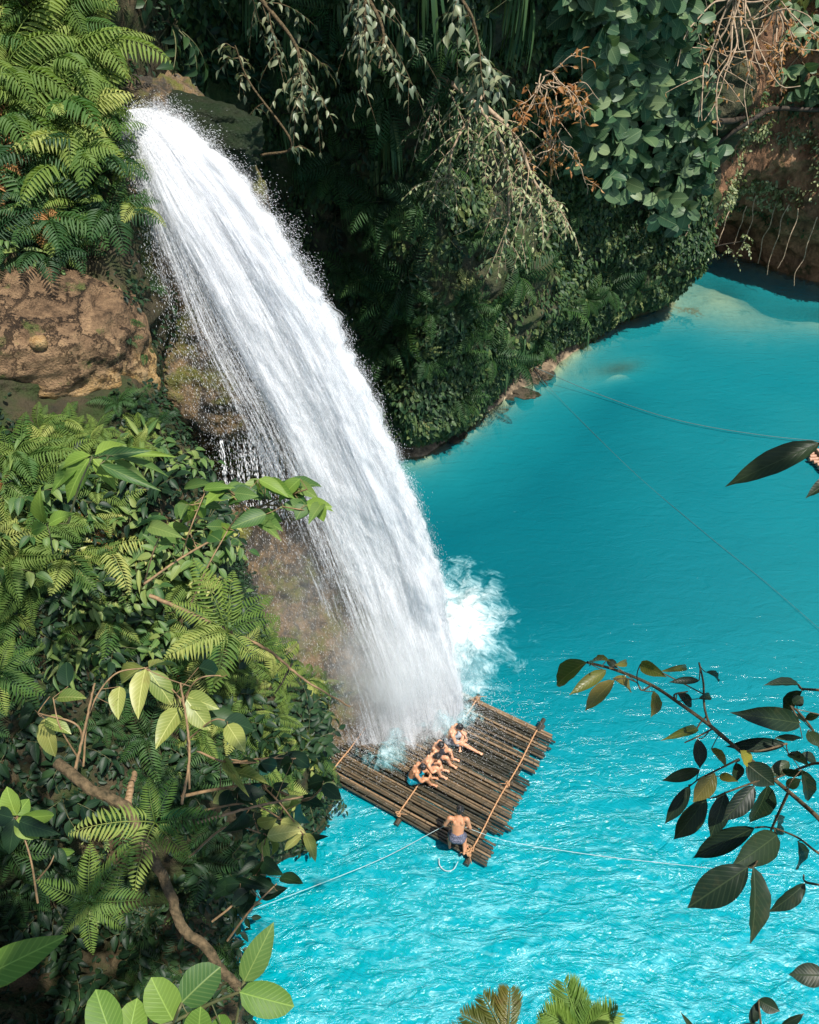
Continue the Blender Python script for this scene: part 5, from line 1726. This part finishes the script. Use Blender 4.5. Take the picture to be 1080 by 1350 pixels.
drawn_plant('long_leaved_plant', 'plant with long pale green blades spreading before the wet rock and the ochre shelf', 'plant', LL, [(.012, (90, 690), (105, 640), (122, 602)), (.007, (122, 604), (140, 600), (160, 604)), (.008, (70, 730), (66, 705), (62, 692))], 7.9, {0: 'near_light', 1: 'broad'}, None, 'stem', .35, .65, tplo=TP_LONG)
EL = []
for (x, y, m_, dk) in ((352, 1100, 4, 0), (372, 1085, 5, 0), (395, 1060, 5, 0), (400, 1105, 4, 1), (330, 1070, 5, 1), (310, 1045, 5, 1), (350, 1040, 5, 1), (425, 1030, 4, 1), (300, 1010, 5, 1), (345, 1005, 5, 1), (385, 1000, 4, 1), (318, 1165, 6, 1), (338, 1180, 5, 1), (365, 1165, 3, 1), (345, 1140, 4, 1)):
    for k in range(m_):
        a = rng.uniform(-.3, 3.4)
        l_ = rng.uniform(22, 42)
        EL.append((x + rng.normal() * 5, y + rng.normal() * 5, x + math.cos(a) * l_, y + math.sin(a) * l_ * .8, rng.uniform(12, 22), 1 if rng.random() < (.75 if dk else .3) else 0))
ES = [(.012, (240, 1050), (290, 1040), (345, 1035), (400, 1055), (430, 1035)), (.008, (270, 1068), (330, 1060), (380, 1085)), (.007, (345, 1035), (370, 1060), (400, 1100)), (.009, (250, 1130), (300, 1090), (350, 1100)), (.008, (280, 1215), (310, 1190), (340, 1150), (345, 1135)),
      (.008, (300, 1240), (330, 1200), (365, 1165)), (.008, (260, 990), (300, 1005), (345, 1000), (390, 1000))]
drawn_plant('leafy_branch', 'branches of mixed dark and yellow green leaves reaching over the water left of the raft', 'branch', EL, ES, 5.7, {0: 'yellowing', 1: 'broad_dark'}, None, 'stem_tan', .4, .65)
for px, py, d, sc, lab in ((205, 1085, 4.2, .42, 'single pale green fern frond tuft catching light in the dark lower bank'), (118, 1190, 4.0, .36, 'small pale fern tuft low in the dark hollow'), (300, 835, 6.3, .6, 'bright fern spread over the bare twig on the bank edge'), (0, 890, 4.6, .4, 'pale narrow fern entering beside the yellowing shrub')):
    stand(FERN_L[int(rng.integers(3))], at_d(px, py, d), orient(np.array([.3, -.6, .5]), .5, rng.uniform(0, 6)), sc, lab, 'fern', None)
wood('bare_twig', [at_d(198, 785, 6.6), at_d(280, 822, 6.5), at_d(350, 855, 6.4), at_d(400, 895, 6.3), at_d(462, 932, 6.3)], (.017, .006), M['stem_tan'], 'long thin bare brown twig slanting across the bank towards the spray', 'twig')
wood('bare_twig', [at_d(385, 875, 6.4), at_d(372, 900, 6.4), at_d(362, 915, 6.4)], (.008, .004), M['bark_dark'], 'short dark side twig under the long bare one', 'twig')
wood('crooked_root', [at_d(75, 1005, 4.9), at_d(120, 1040, 4.8), at_d(165, 1062, 4.8), at_d(195, 1120, 4.8), at_d(222, 1170, 4.75), at_d(240, 1222, 4.7), at_d(272, 1248, 4.7), at_d(292, 1280, 4.7), at_d(320, 1305, 4.75)], (.032, .027), M['bark'],
     'thick crooked grey brown root winding down the lower bank to the water', 'root')
wood('crooked_root', [at_d(168, 1065, 4.85), at_d(172, 1040, 4.9), at_d(178, 1020, 5.0)], (.022, .016), M['stem_tan'], 'short pale stub standing on the crooked root', 'root')
for pts, lab in (([(95, 1030), (112, 960), (125, 900)], 'thin pale stalk rising left of the yellowing leaves'), ([(240, 1060), (250, 990), (238, 900)], 'thin pale stalk rising right of the yellowing leaves'), ([(260, 1085), (330, 1065), (400, 1050)], 'thin level twig below the bank edge leaves')):
    wood('bare_twig', [at_d(x, y, 5.0) for x, y in pts], (.009, .006), M['stem_tan'], lab, 'twig')

# palm like tops at the lower edge
def palmlet(px, py, d, n, L, mat, label, lean, name='palm_seedling'):
    g = Geo()
    for k in range(n):
        a = -math.pi / 2 + lean + (k - (n - 1) / 2) * (1.75 / n) * 1.3
        dr = norm(RIGHT * math.cos(a) - UP * math.sin(a) + (-FWD) * rng.uniform(-.3, .4))
        s = np.linspace(0, 1, 14)
        ln = L * rng.uniform(.7, 1.1)
        R = np.outer(s * ln, dr) + np.outer(-.25 * ln * s ** 2, [0, 0, 1.0])
        tube(g, R, (.006, .002), 4, False, 1, .5)
        T = norm(np.gradient(R, axis=0))
        sd = norm(np.cross(T, np.broadcast_to(-FWD + UP * .3, T.shape)))
        for sg in (-1, 1):
            m = 26
            q = np.linspace(.12, 1, m); i = np.minimum((q * 13).astype(int), 13)
            pl = ln * .42 * np.sin(np.pi * (.12 + q * .8)) ** .8
            put_leaves(g, R[i] + T[i] * ((q * 13 - i) * ln / 13)[:, None], norm(sd[i] * sg + T[i] * .9 + rnd(m, .06)), -FWD + rnd(m, .1), pl, pl * .13, TP_LONG, rng.random())
    o = g.build(name, mat)
    o.location = at_d(px, py, d)
    return tag(o, label, 'palm')


palmlet(766, 1366, 2.6, 9, .175, M['near_light'], 'bright green palm crown standing up at the bottom edge below the raft', 0.0)
palmlet(668, 1372, 2.6, 4, .21, M['near_olive'], 'olive brown curled palm frond at the bottom edge left of the bright crown', -.75)

# unseen tree added over the viewpoint to shade the near bank
tree = tag(empty('unseen_shade_tree', (.7, -3.1, 9.5)), 'unseen tree added behind the viewpoint to cast shade on the near bank', 'tree')
TO = np.array(tree.location)
g = Geo()
tube(g, catmull(np.array([(0, 0, -2), (-.2, .3, 3), (-.6, .9, 6), (-1.6, 2.9, 8.5)]), 30), (.34, .16), 12)
limbs = []
for k in range(14):
    a = rng.uniform(0, 6.28)
    p0 = np.array([-.6, .9, 6]) * (1 - k / 14 * .6) + np.array([-1.2, 1.8, 8.5]) * (k / 14 * .6)
    e = p0 + np.array([math.cos(a) * 2.6 - .6, math.sin(a) * 2.2 + 1.0, rng.uniform(.6, 2.2)])
    limbs.append(e)
    tube(g, catmull(np.array([p0, (p0 + e) / 2 + rnd(1, .25)[0], e]), 12), (.1, .03), 7, False)
g.build('trunk', M['bark'], tree)
g = Geo()
cl = np.array(limbs)
cl = np.concatenate([cl, cl + rnd(14, .7), cl * .5 + cl[rng.permutation(14)] * .5])
n = 4200
c = cl[rng.integers(0, len(cl), n)] + rnd(n, .5) * np.array([1, 1, .55])
_S = norm(np.array([.27, -.34, .9]))
for q in (at_d(766, 1330, 2.6), at_d(670, 1330, 2.6), at_d(180, 1330, 1.7), at_d(330, 1300, 1.75), at_d(15, 1265, 1.6), at_d(210, 910, 5.2)):   # crown leaves cut away so the sun reaches these plants
    w = c + TO - q
    c = c[np.linalg.norm(w - (w @ _S)[:, None] * _S, axis=1) > .62]
n = len(c)
put_leaves(g, c, norm(rnd(n) + np.array([0, 0, -.4])), norm(rnd(n, .5) + np.array([0, 0, 1.0])), rng.uniform(.16, .3, n), rng.uniform(.07, .13, n), TP_SMALL)
g.build('crown', M['broad_dark'], tree)

for o in [q for q in SC.objects if q.parent is None]:
    if o.parent is None and o.type in ('MESH', 'EMPTY'):
        if 'label' not in o and 'kind' not in o:
            for c in list(o.children): bpy.data.objects.remove(c)
            bpy.data.objects.remove(o)
        elif 'kind' not in o:
            o['kind'] = 'thing'
# ------------------------------------------------------------------ light, camera, output
SUN = norm(np.array([.27, -.34, .9]))
sun = bpy.data.lights.new('sun', 'SUN')
sun.energy = 5.0
sun.angle = math.radians(.53)
sun.color = (1.0, .95, .86)
so = bpy.data.objects.new('sun', sun)
COL.objects.link(so)
so.rotation_euler = Vector(SUN).to_track_quat('Z', 'Y').to_euler()
W = bpy.data.worlds.new('World')
SC.world = W
W.use_nodes = True
nt = W.node_tree
nt.nodes.clear()
sky = nt.nodes.new('ShaderNodeTexSky')
sky.sky_type = 'NISHITA'
sky.sun_disc = False
sky.sun_elevation = math.asin(SUN[2])
sky.sun_rotation = math.atan2(SUN[0], SUN[1])
bg = nt.nodes.new('ShaderNodeBackground')
bg.inputs['Strength'].default_value = .115
wo = nt.nodes.new('ShaderNodeOutputWorld')
nt.links.new(sky.outputs[0], bg.inputs[0])
nt.links.new(bg.outputs[0], wo.inputs[0])

cam = bpy.data.cameras.new('camera')
cam.sensor_fit = 'VERTICAL'
cam.angle = VFOV
cam.clip_start = .05
cam.clip_end = 400
co = bpy.data.objects.new('camera', cam)
COL.objects.link(co)
co.location = CAM
co.rotation_euler = (math.pi / 2 - PITCH, 0, 0)
SC.camera = co
SC.view_settings.view_transform = 'Standard'
SC.view_settings.look = 'None'
SC.view_settings.exposure = .52
SC.view_settings.gamma = 1
SC.view_settings.use_curve_mapping = False
SC.render.engine = 'CYCLES'
SC.cycles.transparent_max_bounces = 24
SC.cycles.max_bounces = 7
SC.cycles.diffuse_bounces = 3
SC.cycles.volume_bounces = 4
SC.cycles.volume_step_rate = 2
SC.cycles.sample_clamp_indirect = 6
SC.cycles.use_denoising = True
